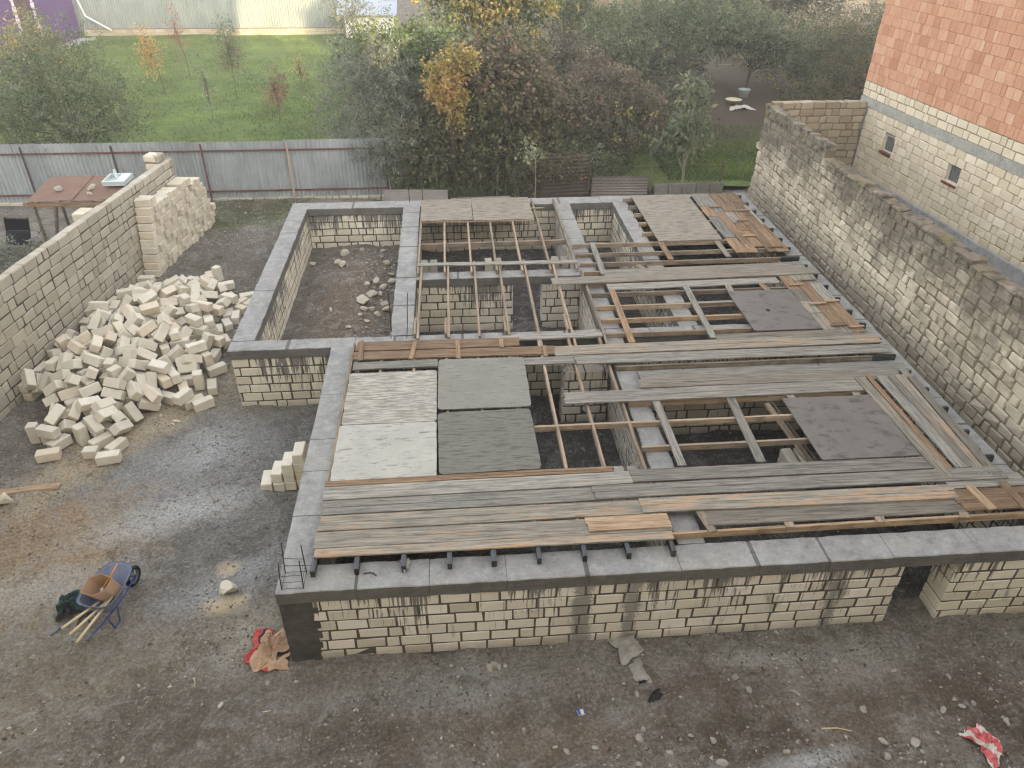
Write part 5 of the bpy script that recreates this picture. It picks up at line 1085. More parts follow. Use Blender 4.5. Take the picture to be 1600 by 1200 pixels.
# ---------------------------------------------------------------- vegetation
def leaves(name,mat,blobs,n,size,seed,parent=None,per=14,twl=.35,asp=.45,shell=.45,droop=.25,tonez=0.,cl=1.0):
    rs=np.random.RandomState(seed); W=np.array([b[6] if len(b)>6 else b[3]*b[4]*b[5] for b in blobs]); blobs=[b[:6] for b in blobs]; W=W/W.sum()
    nt=max(4,n//per); bi=rs.choice(len(blobs),nt,p=W); B=np.array([b[:6] for b in blobs])[bi]
    d=rs.normal(size=(nt,3)); d/=np.linalg.norm(d,axis=1)[:,None]
    r=rs.rand(nt)**shell
    lump=1+.22*np.sin(d[:,0]*5+seed)*np.cos(d[:,1]*4+d[:,2]*6+seed)          # uneven outline
    C=B[:,:3]+d*B[:,3:6]*(r*lump)[:,None]
    td=d+rs.normal(size=(nt,3))*.6+np.array([0,0,.25]); td/=np.linalg.norm(td,axis=1)[:,None]
    ti=np.repeat(np.arange(nt),per); m=len(ti)
    s=rs.rand(m); P=C[ti]+td[ti]*(s*twl)[:,None]+rs.normal(size=(m,3))*size*.55*cl
    ax=td[ti]*.6+rs.normal(size=(m,3))*.8; ax[:,2]-=droop; ax/=np.linalg.norm(ax,axis=1)[:,None]
    sd=np.cross(ax,rs.normal(size=(m,3))+np.array([0,0,1.2])); sd/=np.linalg.norm(sd,axis=1)[:,None]
    nm=np.cross(ax,sd)
    L=size*(.65+.7*rs.rand(m))[:,None]; w=L*asp
    V0=P; V1=P+ax*L*.5+sd*w*.5+nm*L*.08; V2=P+ax*L; V3_=P+ax*L*.5-sd*w*.5+nm*L*.08
    V=np.stack([V0,V1,V2,V3_],1).reshape(-1,3); F=(np.arange(m)[:,None]*4+np.array([0,1,2,3])[None])
    ct=np.clip(rs.normal(.45,.2,nt),0,1); tone=np.clip(ct[ti]+rs.normal(0,.12,m)+tonez*(P[:,2]-C[:,2].mean()),0,1)
    o=nparr_mesh(name,V,F,np.repeat(tone,4),mat,parent=parent)
    return o,C
def tree(name,label,cat,base,th,blobs,n,size,mat,seed,bark='bark',tr=.06,per=14,twl=.35,asp=.45,shell=.45,droop=.25,extra=None,group=None,nb=26,lean=(0,0),twig=True,tonez=0.,cl=1.):
    e=empty(name,base,label,cat,group); bx,by,bz=base; rg=random.Random(seed)
    b=MB(); top=Vector((bx+lean[0],by+lean[1],bz+th))
    b.tube([(bx,by,bz-.1),(bx+lean[0]*.3+.03,by+lean[1]*.3,bz+th*.5),top],tr,7,r1=tr*.7)
    lo,C=leaves('crown',M[mat],blobs,n,size,seed,e,per,twl,asp,shell,droop,tonez,cl)
    for k in range(nb):
        c=C[rg.randrange(len(C))]; c=Vector(c); mid=top.lerp(c,.5)+Vector((rg.uniform(-.1,.1),rg.uniform(-.1,.1),rg.uniform(.0,.15)))*1.
        st=top if rg.random()<.6 else Vector((bx,by,bz)).lerp(top,rg.uniform(.5,.95))
        b.tube([st,mid,c],tr*.38,5,r1=.004)
    if twig:
        idx=rg.sample(range(len(C)),min(len(C),160))
        for k in idx:
            c=Vector(C[k]); q=c+Vector((rg.gauss(0,.12),rg.gauss(0,.12),rg.uniform(-.3,-.05))); b.tube([q,c+Vector((rg.gauss(0,.1),rg.gauss(0,.1),.12))],.006,3,r1=.002,cap=False)
    b.build('trunk',M[bark],e)
    if extra:
        for (mt,bl,nn,sz,sd_) in extra: leaves('foliage',M[mt],bl,nn,sz,sd_,e,per,twl,asp,shell,droop)
    return e
# (cx,cy,cz,rx,ry,rz)
tree('olive_tree','wide grey green willow-leaved tree leaning over the metal fence at the left','tree',(-11.9,25.6,.2),1.6,
     [(-12.4,26.6,3.1,2.0,1.6,1.3),(-11.2,26.2,2.3,1.4,1.3,1.1),(-14.2,26.8,2.5,1.6,1.3,1.2),(-12.8,27.4,4.2,1.5,1.1,.8),(-11.6,25.1,1.8,1.1,.8,.8),(-13.4,25.4,2.0,1.4,.8,.9),(-15.2,26.4,1.7,1.2,1.,1.0)],24000,.12,'leaf_olive',101,per=16,asp=.3,twl=.5,tr=.09,nb=40,shell=.6)
tree('yellowing_tree','sparse tree with yellowing leaves in front of the purple house','tree',(-17.2,34.6,.3),1.4,
     [(-17.6,35,2.9,1.6,1.3,1.2),(-16.2,35,2.4,1.0,1.,.9),(-18.9,35.2,2.2,1.2,1.,1.)],2300,.17,'leaf_gold',102,per=9,asp=.35,twl=.7,tr=.06,nb=60,shell=.7,extra=[('leaf_olive',[(-17.4,35,2.3,2.,1.3,1.2)],2500,.14,5)])
def sapling(label,px,py,h,w,mat,n,seed,size=.12,z=.22,mat2=None,lean=(0,0)):
    p=at(px,py,z); b=(p.x,p.y,lz(p.x,p.y)); cz=b[2]+h*.62
    return tree('sapling',label,'sapling',b,h*.75,[(p.x+lean[0]*.7,p.y,cz,w,w,h*.36),(p.x+lean[0],p.y,cz+h*.25,w*.6,w*.6,h*.25)],n,size,mat,seed,tr=.022,per=7,twl=.35,nb=22,group='young trees on the lawn',lean=lean,twig=False,shell=.8,
         extra=[(mat2,[(p.x+lean[0],p.y,cz-.2,w,w,h*.3)],n//2,size,seed+1)] if mat2 else None)
sapling('sapling with golden leaves standing in the middle of the lawn',259,148,3.0,.42,'leaf_orange',700,111,mat2='leaf_gold',lean=(-.35,0))
sapling('thin sapling with red leaves behind the golden one',298,122,3.2,.3,'leaf_red',260,112,lean=(-.25,0))
sapling('taller sapling with brownish green leaves and a yellow tip',371,156,3.4,.55,'leaf_olive',900,113,mat2='leaf_brown')
sapling('nearly bare grey sapling in the middle of the lawn',333,188,2.1,.35,'leaf_silver',160,114)
sapling('short sapling with dark rusty leaves near the grey shrub',438,188,2.0,.38,'leaf_brown',420,115,mat2='leaf_red')
sapling('small sapling with green yellow leaves beside the grey shrub',473,144,1.5,.28,'leaf_gold',260,116,mat2='leaf_green')
tree('willow_shrub','large loose grey green shrub at the right end of the metal fence','shrub',(-2.7,25.8,.2),1.1,
     [(-2.6,26.3,2.3,1.7,1.4,1.6),(-2.3,26.4,3.6,1.3,1.2,1.1),(-3.5,26.2,1.7,1.2,1.1,1.1),(-1.5,26,2.4,1.1,1.0,1.5),(-2.2,25.0,1.6,1.1,.7,1.0),(-2.9,27.5,3.4,1.5,1.2,1.0),(-2.05,23.75,1.6,.8,.35,.8,1.2),(-1.5,24.3,1.7,.9,.5,1.1),(-2.9,24.6,2.1,.9,.5,.8)],25000,.10,'leaf_silver',103,per=16,asp=.32,twl=.45,tr=.06,nb=50,shell=.65)
tree('hazel_shrub','big dark hazel bush with round leaves in the middle behind the foundation','shrub',(1.2,24.9,.1),1.0,
     [(1.0,25.6,2.0,2.2,1.4,1.7),(-.6,25.3,1.4,1.2,1.0,1.3),(2.8,25.6,1.9,1.5,1.2,1.5),(1.4,25.9,3.3,1.7,1.2,1.1),(.9,24.7,1.0,2.2,.8,.9),(3.3,25.,1.0,1.,.8,.9),(-1.3,24.6,1.0,.9,.8,1.0),(1.9,26.2,4.0,1.6,1.1,.8)],23000,.125,'leaf_hazel',104,per=12,asp=.8,twl=.4,tr=.07,nb=50,shell=.5,cl=1.3,
     extra=[('leaf_copper',[(1.6,26.,3.7,1.7,1.1,.9),(2.6,25.8,2.8,1.2,1.,.9)],5000,.125,9)])
tree('sunlit_hazel_leaves','golden leaves standing in for sunlight on the left shoulder of the dark hazel bush','shrub',(.15,24.45,.1),1.4,  # sunlit part of the hazel, its light put into golden leaf colour
     [(-.05,24.5,3.9,.4,.35,.5),(.15,24.4,3.1,.38,.3,.5),(.35,24.35,2.4,.2,.25,.4),(.45,24.6,4.3,.4,.4,.35),(-.35,24.5,3.6,.25,.3,.35)],2500,.11,'leaf_gold',105,per=10,asp=.7,twl=.3,tr=.04,shell=.7,extra=[('leaf_orange',[(.0,24.35,3.4,.45,.4,.7)],1000,.11,19)])
tree('walnut_tree','leafy yellow green tree catching the sun at the top centre','tree',(2.2,33.4,.2),2.6,
     [(1.2,33,4.9,1.9,1.4,1.3),(3.,33.4,5.0,1.7,1.3,1.2),(1.9,34,6.,2.2,1.5,.9),(3.2,33.6,3.6,1.2,1,1.2)],9000,.17,'leaf_green',106,per=12,asp=.6,twl=.5,tr=.13,nb=40,shell=.5,cl=1.2,extra=[('leaf_gold',[(1.2,32.6,5.0,1.8,1.,1.2),(3.,33.,5.1,1.5,1.,1.1)],4500,.17,66)])  # gold leaves on the sunward side stand in for sunlit green
tree('quince_tree','broad green leafy tree in shade between the grey shrub and the sunlit tree','tree',(-1.4,28.4,.2),1.8,
     [(-1.5,28.2,3.4,1.5,1.2,1.3),(-.3,28.6,3.7,1.2,1.,1.0),(-2.6,28.2,3.7,1.1,1.,.9),(-1.,28,2.2,1.2,1.,1.)],12000,.13,'leaf_green',129,per=12,asp=.65,twl=.4,tr=.09,nb=40,shell=.5,cl=1.2)
tree('far_tree','greyish tree standing against the right end of the far fence','tree',(-3.4,33.,.2),2.0,
     [(-3.2,33,3.2,1.5,1.3,1.4),(-2.2,33.2,2.2,1.5,1.2,1.2),(-3.6,32.8,4.6,1.2,1.1,1.)],7000,.12,'leaf_silver',107,per=13,asp=.4,twl=.4,tr=.08,shell=.6)
tree('mixed_shrub','tangled shrub with scattered yellow leaves between the hazel bush and the palmate-leaved tree','shrub',(5.2,26.4,.1),.8,
     [(4.9,26.2,1.5,1.4,1.1,1.2),(6.1,26.2,1.1,1.0,.9,.9),(5.6,27.4,2.0,1.4,1.2,1.2),(4.4,25.4,1.0,1.1,.8,.8)],15000,.11,'leaf_dull',108,per=12,asp=.6,twl=.4,tr=.05,nb=50,shell=.55,
     extra=[('leaf_gold',[(6.0,26.,1.6,1.,.8,.9)],170,.13,29),('leaf_copper',[(4.6,26.6,2.2,1.3,1.,.8)],2000,.11,30)])
tree('bramble','low blue green bramble over the wire mesh','shrub',(4.2,24.4,.0),.4,[(4.0,24.5,.95,1.2,.6,.6),(5.0,24.5,.8,1.,.5,.5)],4200,.08,'leaf_green',118,per=10,asp=.6,tr=.02,nb=40,shell=.7,extra=[('leaf_silver',[(4.2,24.3,1.0,1.2,.6,.6)],1600,.08,31)])
tree('palmate_tree','slender young tree with large drooping palmate leaves and a pale trunk behind the foundation','tree',(7.65,23.9,.0),1.5,
     [(7.5,24.0,2.1,.5,.45,.6),(7.75,24.1,3.05,.42,.35,.6),(7.1,24.0,1.75,.4,.35,.35),(8.05,24.2,2.2,.35,.3,.5)],1500,.20,'leaf_mulb',109,bark='bark_pale',per=9,asp=.4,twl=.25,tr=.055,droop=.9,nb=26,shell=.6,twig=False)
tree('pale_sapling','thin sapling with whitish leaves in front of the rusty corrugated sheet','sapling',(2.65,23.0,.1),1.5,[(2.5,23.1,1.85,.3,.25,.3),(3.1,23.1,1.7,.2,.2,.15)],90,.13,'leaf_white',110,bark='bark_pale',per=6,asp=.7,tr=.02,twl=.2,nb=9,shell=.9,twig=False)
tree('back_tree','tall grey leaved tree standing before the far brown stone wall','tree',(9.6,36.,.2),2.4,
     [(8.8,36,3.4,1.9,1.4,1.5),(10.8,36,3.6,2.0,1.4,1.5),(9.8,36.5,2.2,2.0,1.2,1.3),(7.,35.6,2.8,1.4,1.,1.2)],15000,.13,'leaf_olive',120,per=12,asp=.5,twl=.5,tr=.09,nb=60,shell=.6)
tree('fruit_tree','spreading tree with a few yellow leaves over the white tub','tree',(14.6,37.5,.2),1.9,
     [(14.2,37.5,3.0,1.8,1.5,1.3),(16.3,37,2.2,1.9,1.5,1.2),(12.6,37.8,3.0,1.4,1.3,1.1),(17.4,36.6,1.5,1.4,1.2,1.1)],15000,.14,'leaf_olive',121,per=12,asp=.5,twl=.5,tr=.1,nb=60,shell=.6,extra=[('leaf_gold',[(16.2,36.2,1.0,1.6,.6,.5)],120,.15,33)])
tree('tall_back_tree','dull green tree at the top edge, right of centre','tree',(13.,42.,.3),3.,
     [(12,42,4.2,2.4,1.6,1.4),(15.5,42,4.4,2.6,1.6,1.5),(18.6,42,3.9,2.,1.6,1.6)],15000,.17,'leaf_dull',122,per=12,asp=.5,twl=.5,tr=.1,nb=40,shell=.6)
tree('evergreen_thicket','dense dark small-leaved shrub filling the corner beside the brick house','shrub',(17.4,31.,.2),1.2,
     [(16.4,31.5,1.6,2.2,1.8,1.5),(19.,32,1.9,2.4,1.8,1.8),(17.8,33.5,2.8,2.4,1.8,1.4),(14.9,30.8,1.,1.2,1.,.9),(15.6,29.6,.9,1.6,1.2,.9)],30000,.095,'leaf_hazel',123,per=14,asp=.5,twl=.35,tr=.07,nb=50,shell=.5)
tree('bare_thicket','greyish half bare thicket behind the dense shrub','shrub',(18.,37.5,.3),1.4,
     [(18.6,37.5,2.6,2.2,1.6,1.6),(21.4,38,2.8,2.2,1.6,1.6),(20.,35.5,2.,2.,1.4,1.4)],19000,.12,'leaf_dull',124,per=12,asp=.35,twl=.6,tr=.06,nb=80,shell=.7)
tree('yard_corner_bush','dark grey green bush behind the yard wall at the left edge','bush',(-12.3,17.4,.1),.6,
     [(-12.4,17.6,.75,1.3,1.3,.7),(-11.2,18.3,.6,1.1,.9,.55),(-10.7,16.6,.6,.9,1.2,.6),(-12.8,15.6,.7,1.4,1.2,.7),(-11.6,19.6,.45,.9,.6,.4)],12000,.085,'leaf_silver',125,per=12,asp=.5,twl=.3,tr=.04,nb=40,shell=.55)
tree('far_bush','yellow tinted bush against the far brown wall','bush',(6.2,41.5,.3),1.2,[(6.4,41.5,3.6,1.2,.9,1.1),(7.8,41.5,3.,1.2,.9,1.)],900,.15,'leaf_gold',126,per=10,asp=.6,tr=.05,nb=30,shell=.7,extra=[('leaf_green',[(8.2,41.3,2.6,1.6,.9,1.1),(6.6,41.5,3.4,1.3,.9,1.1)],5500,.14,40)])
tree('wild_bush','wild mixed bush below the grey leaved back tree','bush',(8.6,30.5,.2),.8,[(7.6,30.,1.3,1.4,1.2,1.),(9.2,31,1.4,1.4,1.1,1.),(6.0,29.5,1.4,1.3,1.,1.1),(10.4,33.5,1.2,1.2,1.,.9),(7.4,33,1.6,1.6,1.2,1.3),(9.0,28.,.9,1.2,.9,.8)],16000,.105,'leaf_dull',127,per=12,asp=.55,tr=.04,nb=60,shell=.6,extra=[('leaf_green',[(8.2,30.2,1.0,1.6,1.,.7)],2600,.12,41)])
tree('wild_bush','dark bush under the walnut tree behind the golden sunlit leaves of the hazel bush','bush',(3.2,29.5,.2),.8,[(2.8,29.5,1.8,1.7,1.1,1.5),(4.4,29.,1.5,1.2,1.,1.3)],6500,.12,'leaf_hazel',128,per=12,asp=.7,tr=.04,nb=40,shell=.55)

tree('wild_bush','mixed dull bush filling the middle of the back garden','bush',(7.6,33.8,.2),1.,[(6.6,33.5,1.8,1.7,1.2,1.5),(8.8,34.,1.9,1.6,1.2,1.5),(5.,33.,2.2,1.4,1.1,1.6),(10.6,35.6,1.5,1.3,1.,1.1)],17000,.13,'leaf_dull',130,per=12,asp=.55,tr=.05,nb=60,shell=.6,extra=[('leaf_olive',[(7.6,33.4,2.2,2.4,1.,1.2)],4000,.13,43),('leaf_gold',[(8.,33.,1.8,2.2,.8,1.)],160,.15,44)])
tree('climbing_bush','greyish brown bush right behind the tangled shrub with yellow leaves','bush',(7.0,28.6,.2),.9,[(6.2,28.2,1.9,1.3,1.,1.3),(7.4,28.8,1.4,1.1,.9,1.),(5.2,28.6,2.4,1.2,1.,1.3)],11000,.11,'leaf_copper',131,per=12,asp=.6,tr=.05,nb=60,shell=.6,extra=[('leaf_hazel',[(6.2,28.,1.7,1.4,1.,1.2)],5000,.11,45)])
tree('bramble','thin dark bramble hanging over the rusty corrugated sheet','bramble',(2.9,23.4,.1),.6,[(2.7,23.35,1.25,.9,.3,.35),(3.7,23.4,1.2,.7,.3,.3),(2.2,23.3,.8,.4,.25,.5)],1500,.09,'leaf_hazel',132,per=9,asp=.6,tr=.015,nb=30,shell=.8)
tree('back_tree','grey brown leafless looking tree above the soil patch of the back garden','tree',(12.2,38.6,.2),1.8,[(12.,38.6,3.2,1.8,1.2,1.3),(10.6,39,2.4,1.2,1.,1.1),(13.4,39,2.6,1.2,1.,1.1)],9000,.12,'leaf_dull',133,per=12,asp=.5,tr=.07,nb=60,shell=.6)
def tufts(name,label,cat,n,x0,x1,y0,y1,h0,h1,mat,seed,zf,dens=None,w=.012,bl=1):
    rs=np.random.RandomState(seed); X=rs.uniform(x0,x1,n);Y=rs.uniform(y0,y1,n)
    if dens is not None: k=rs.rand(n)<dens(X,Y); X=X[k];Y=Y[k]
    n=len(X); Z=zf(X,Y); H=h0+(h1-h0)*rs.rand(n)**2; a=rs.rand(n)*6.28; l=rs.normal(0,.45,(n,2))*H[:,None]
    dx=np.cos(a)*w;dy=np.sin(a)*w
    P=np.stack([X,Y,Z-.01],1); A=P+np.stack([dx,dy,0*dx],1); B=P-np.stack([dx,dy,0*dx],1); T=P+np.stack([l[:,0],l[:,1],H],1)
    V=np.stack([A,B,T],1).reshape(-1,3); F=np.arange(n*3).reshape(-1,3)
    big=fbm(X,Y,.8,3,seed); tone=np.repeat(np.clip(.45+big*1.2+rs.normal(0,.13,n),0,1),3)
    return tag(nparr_mesh(name,V,F,tone,M[mat]),label,cat,kind='stuff')
lzv=lambda X,Y:.22+fbm(X,Y,.3,4,55)*.25+np.maximum(0,Y-45)*.012
tufts('grass','uneven green grass of the garden beyond the metal fence','grass',90000,-22,-1,24.6,54,.05,.17,'grass',1,lzv,lambda X,Y:np.clip(.55+fbm(X,Y,.7,3,4)*2.4,.1,1)*np.clip(1.25-(Y-24)/45,.3,1),w=.02)
tufts('grass','green grass patch beside the old wall at the back','grass',22000,7.5,13.5,24.8,32,.05,.16,'grass',2,lzv,lambda X,Y:np.clip(1.4-(X-8)*.1-(Y-28)*.2,0,1),w=.018)
tufts('tall_grass','rank dry grass and weeds standing along the lawn edge','grass',9000,-20,-4,25.,53.5,.12,.4,'dry_grass',3,lzv,lambda X,Y:np.clip(fbm(X,Y,.5,3,14)*4-.3,0,1),w=.012)
tufts('tall_grass','pale dry weeds along the low back fence','grass',9000,-1.,9.,23.7,25.0,.15,.6,'dry_grass',4,lambda X,Y:ground_h(X,Y),None,w=.008)
tufts('weeds','short weeds in the rear left corner of the yard','grass',7000,-7.6,-4.5,21.4,23.9,.03,.14,'dry_grass',5,lambda X,Y:ground_h(X,Y),lambda X,Y:np.clip((Y-21.8)*.6+fbm(X,Y,1.5,3,2)*2,0,1),w=.008)
tufts('weeds','thin green weeds in patches on the dirt in front of the foundation','grass',16000,-1.2,8,4.2,6.5,.015,.06,'dry_grass',6,lambda X,Y:ground_h(X,Y),lambda X,Y:np.clip((fbm(X,Y,1.1,4,31)-.06)*7,0,1),w=.004)
tufts('weeds','weeds at the foot of the tall stack','grass',3000,-7.2,-6.2,18.6,23,.03,.1,'dry_grass',7,lambda X,Y:ground_h(X,Y),lambda X,Y:np.clip((fbm(X,Y,1.1,4,37)-.0)*5,0,1),w=.006)

# ---------------------------------------------------------------- small objects
# wheelbarrow: local +Y = towards the wheel
def P3(x,y,z): return Vector((x,y,z))
wb0=at(160,985,.0); wheel=at(212,915,.0)
wa=math.atan2(wheel.y-wb0.y,wheel.x-wb0.x)-H90
bar=empty('wheelbarrow',(wb0.x+.0,wb0.y+.05,gz(wb0.x,wb0.y)),'dusty blue wheelbarrow loaded with a cardboard box and tool handles','wheelbarrow'); WS=.84; bar.rotation_euler=(0,0,wa); bar.scale=(WS,WS,WS)
def tray():
    mb=MB(); n=20
    def ring(rx,ry,yo,z,front):
        o=[]
        for k in range(n):
            a=2*math.pi*k/n; c=math.copysign(abs(math.cos(a))**.55,math.cos(a)); s=math.copysign(abs(math.sin(a))**.55,math.sin(a))
            o.append((rx*c*(1-.12*s),yo+ry*s+(front*max(0,s)),z+(.06*max(0,s))))
        return o
    rings=[ring(.31,.43,.35,.60,.06),ring(.295,.415,.35,.585,.05),ring(.2,.27,.3,.33,.0),ring(.17,.22,.3,.30,0),ring(.165,.215,.3,.312,0),ring(.20,.262,.3,.345,0),ring(.285,.405,.35,.59,.05),ring(.31,.43,.35,.604,.06)]
    vs=[p for r in rings for p in r];fs=[]
    for i in range(len(rings)-1):
        for k in range(n): fs.append((i*n+k,i*n+(k+1)%n,(i+1)*n+(k+1)%n,(i+1)*n+k))
    fs.append(tuple(range(3*n,4*n))); fs.append(tuple(range(4*n,5*n))[::-1])
    mb.add(vs,fs); return mb
tray().build('tray',M['tray'],bar,local=True)
rim=MB(); pts=[]
for k in range(21):
    a=2*math.pi*k/20; c=math.copysign(abs(math.cos(a))**.55,math.cos(a)); s=math.copysign(abs(math.sin(a))**.55,math.sin(a)); pts.append((.312*c*(1-.12*s),.35+.432*s+.06*max(0,s),.604+.06*max(0,s)))
rim.tube(pts,.009,6); rim.build('rim',M['grip'],bar,local=True)
fr=MB()
for s in (-1,1): fr.tube([(s*.29,-.50,.50),(s*.27,-.28,.43),(s*.2,.05,.31),(s*.17,.45,.28),(s*.05,.92,.2)],.016,8)
fr.tube([(-.18,.1,.30),(.18,.1,.30)],.012,6)
fr.build('frame',M['blue_paint'],bar,local=True,smooth=True)
for s in (-1,1):
    g=MB(); g.tube([(s*.305,-.64,.54),(s*.29,-.50,.50)],.022,8); g.build('grip',M['grip'],bar,local=True,smooth=True)
    l=MB(); l.tube([(s*.2,.22,.30),(s*.22,.14,.03),(s*.22,.0,.015),(s*.2,-.04,.28)],.014,7); l.build('leg',M['blue_paint'],bar,local=True,smooth=True)
w=MB(); Wm=Matrix.Translation((0,.95,.19))@Matrix.Rotation(H90,4,'Y')
w.lathe([(.13,-.035),(.17,-.04),(.19,-.02),(.19,.02),(.17,.04),(.13,.035),(.13,-.035)],(0,0,0),20,M=None)
wo_=w.build('wheel',M['rubber'],bar,local=True,smooth=True); wo_.location=(0,.95,.19); wo_.rotation_euler=(0,H90,0)
w=MB(); w.lathe([(.02,-.04),(.02,.04)],(0,0,0),8)
for k in range(5): a=k*1.2566; w.tube([(0,0,0),(.13*math.cos(a),.13*math.sin(a),0)],.01,5)
w.lathe([(.135,-.03),(.12,0),(.135,.03)],(0,0,0),20); h_=w.build('rim',M['grip'],wo_,local=True)
BW=Matrix.Translation(bar.location)@Matrix.Rotation(wa,4,'Z')@Matrix.Scale(WS,4)
def bw(x,y,z): return BW@Vector((x,y,z))
# cardboard box without a lid, lying tilted in the tray
bx=MB(); q=[(-.17,-.13),(.06,-.17),(.17,-.06),(.18,.12),(-.03,.17),(-.15,.08)]; n=len(q); vs=[]
for (s,z) in ((.86,0),(1,.30),(.96,.30),(.82,.015)): vs+=[(x*s,y*s,z+(.03*math.sin(3*x*9) if z>.2 else 0)) for x,y in q]
fs=[];
for i in range(3):
    for k in range(n): fs.append((i*n+k,i*n+(k+1)%n,(i+1)*n+(k+1)%n,(i+1)*n+k))
fs.append(tuple(range(n))[::-1]); fs.append(tuple(range(3*n,4*n))); bx.add(vs,fs)
o=bx.build('cardboard_box',M['card']); o.matrix_world=BW@Matrix.Translation((.02,.36,.43))@Matrix.Scale(1.22,4)@Matrix.Rotation(.35,4,'X')@Matrix.Rotation(-.2,4,'Y'); tag(o,'open brown cardboard box sitting in the wheelbarrow','box')
GH='tool handles in the wheelbarrow'
for k,((xa,ya,za),(xb_,yb_,zb),l,m) in enumerate((((.02,.2,.47),(-.15,-.55,.62),'pale wooden tool handle out of the wheelbarrow, left one','handle'),((.12,.22,.47),(.03,-.62,.60),'pale wooden tool handle out of the wheelbarrow, middle one','handle'),((.16,.25,.5),(.19,-.70,.55),'pale wooden tool handle out of the wheelbarrow, right one, longest','handle'))):
    b=MB(); a_=bw(xa,ya,za);b_=bw(xb_,yb_,zb); b.tube([a_,a_.lerp(b_,.5),b_],.017,8,r1=.02); o=b.build('wooden_shaft',M[m],smooth=True); tag(o,l,'tool handle',GH)
b=MB(); b.tube([bw(.0,.30,.62),bw(.10,.5,.80),bw(.13,.62,.88)],.015,8,r1=.013); tag(b.build('wooden_shaft',M['orange_h'],smooth=True),'varnished orange tool handle sticking up out of the cardboard box','tool handle')
b=MB(); b.tube([bw(-.03,.26,.58),bw(.0,.30,.62)],.022,8); tag(b.build('tool_socket',M['white'],smooth=True),'white end piece of the orange tool in the cardboard box','tool')
rock('plastic_scrap',bw(.06,.12,.40),.06,(1,1,.6),'cyan','light blue plastic scrap in the wheelbarrow tray','scrap',None,3)
def cloth(name,loc,rx,ry,h,mats,label,cat,seed,rot=0,n=26,sharp=1.4,split=None,flat=False,fold=1.):
    rs=np.random.RandomState(seed); mb=MB(); vs=[]
    th=.006
    for j in range(n+1):
        for i in range(n+1):
            u,v=i/n*2-1,j/n*2-1
            # square to ragged disc
            r=1+.18*math.sin(3*math.atan2(v,u)+seed)+.1*math.sin(7*math.atan2(v,u)+seed*2)
            vs.append([u*rx*r,v*ry*r,0])
    A=np.array(vs); Z=np.abs(fbm(A[:,0]+seed,A[:,1],5.*fold,4,seed))*2.2
    d=np.maximum(np.abs(A[:,0])/rx,np.abs(A[:,1])/ry); A[:,2]=h*np.clip(1.15-d,0.03,1)**.6*(.35+Z*1.3)
    A[:,0]+=fbm(A[:,0]*1.,A[:,1],6,3,seed+5)*.12; A[:,1]+=fbm(A[:,0],A[:,1],6,3,seed+9)*.12
    fs=[];mi=[]
    for j in range(n):
        for i in range(n):
            a=j*(n+1)+i; fs.append((a,a+1,a+n+2,a+n+1)); c=((i+.5)/n*2-1,(j+.5)/n*2-1); mi.append(split(c) if split else 0)
    mb.v=[tuple(p) for p in A]; mb.f=fs; mb.t=[.5]*len(A); mb.mi=mi
    o=mb.build(name,[M[m] for m in mats],smooth=False); o.location=loc; o.rotation_euler=(0,0,rot)
    s=o.modifiers.new('thick','SOLIDIFY'); s.thickness=.004
    return tag(o,label,cat)
g=at(120,948,.0); cloth('green_bag',(g.x-.02,g.y+.02,gz(g.x,g.y)+.01),.2,.24,.28,['green_bag','black'],'crumpled dark green bag lying behind the wheelbarrow','bag',4,rot=.4,split=lambda c:1 if c[1]<-.55 else 0)
lumber('plank',at(122,962,.03)+Vector((0,0,.03)),at(107,1000,.03)+Vector((0,0,.0)),.1,.025,M['post_wood'],'short dirty plank on the ground under the wheelbarrow handle','plank',None)
# cement bags and film
g=at(424,1012,.0)
cloth('paper_sack',(g.x-.03,g.y-.04,gz(g.x,g.y)+.02),.23,.30,.16,['paper','red','black'],'torn brown and red paper sack leaning at the foot of the front left corner','sack',7,rot=-.12,split=lambda c:1 if c[0]<-.62 else (2 if (c[0]<-.38 and c[1]>-.35) else (1 if c[1]>.86 else 0)),n=30)
g=at(430,1042,.0); cloth('paper_scrap',(g.x,g.y,gz(g.x,g.y)+.01),.17,.11,.07,['paper','red'],'torn brown paper scrap in front of the paper sack','paper',17,rot=.1,split=lambda c:1 if (c[0]<-.5 and c[1]<-.4) else 0)
g=at(985,1022,.0); cloth('plastic_film',(g.x-.05,g.y+.07,gz(g.x,g.y)+.01),.16,.2,.14,['pale_bag'],'dusty translucent plastic bag lying at the foot of the block wall','bag',21,rot=.3)
g=at(998,1050,.0); cloth('plastic_film',(g.x,g.y,gz(g.x,g.y)+.01),.09,.17,.07,['pale_bag'],'twisted tail of dusty film below the plastic bag','film',23,rot=.2)
g=at(1534,1164,.0); cloth('plastic_bag',(g.x,g.y,gz(g.x,g.y)+.01),.16,.22,.15,['white','pink'],'torn red and white plastic bag at the bottom right corner','bag',27,rot=.4,fold=1.6,split=lambda c:1 if math.sin(c[0]*4.5+2.2*c[1])+.8*math.sin(c[1]*7+c[0]*3)>.0 else 0)
g=at(1026,1090,.0); cloth('black_scrap',(g.x,g.y,gz(g.x,g.y)+.01),.09,.05,.05,['black'],'black plastic scrap on the dirt','scrap',31,rot=.5)
g=at(1006,1065,.0); b=MB(); b.rbox(-.08,.08,-.02,.02,0,.02,.005,.003); tag(b.build('dark_stick',M['black'],loc=(g.x,g.y,gz(g.x,g.y)+.005),rot=(0,0,.25)),'short dark stick beside the twisted film','stick')
g=at(908,1113,.0); b=MB(); b.rbox(-.05,.05,-.035,.035,0,.03,.006,.004); o=b.build('small_packet',M['white'],loc=(g.x,g.y,gz(g.x,g.y)+.01),rot=(.1,.1,.2)); tag(o,'small blue and white packet thrown on the dirt','packet')
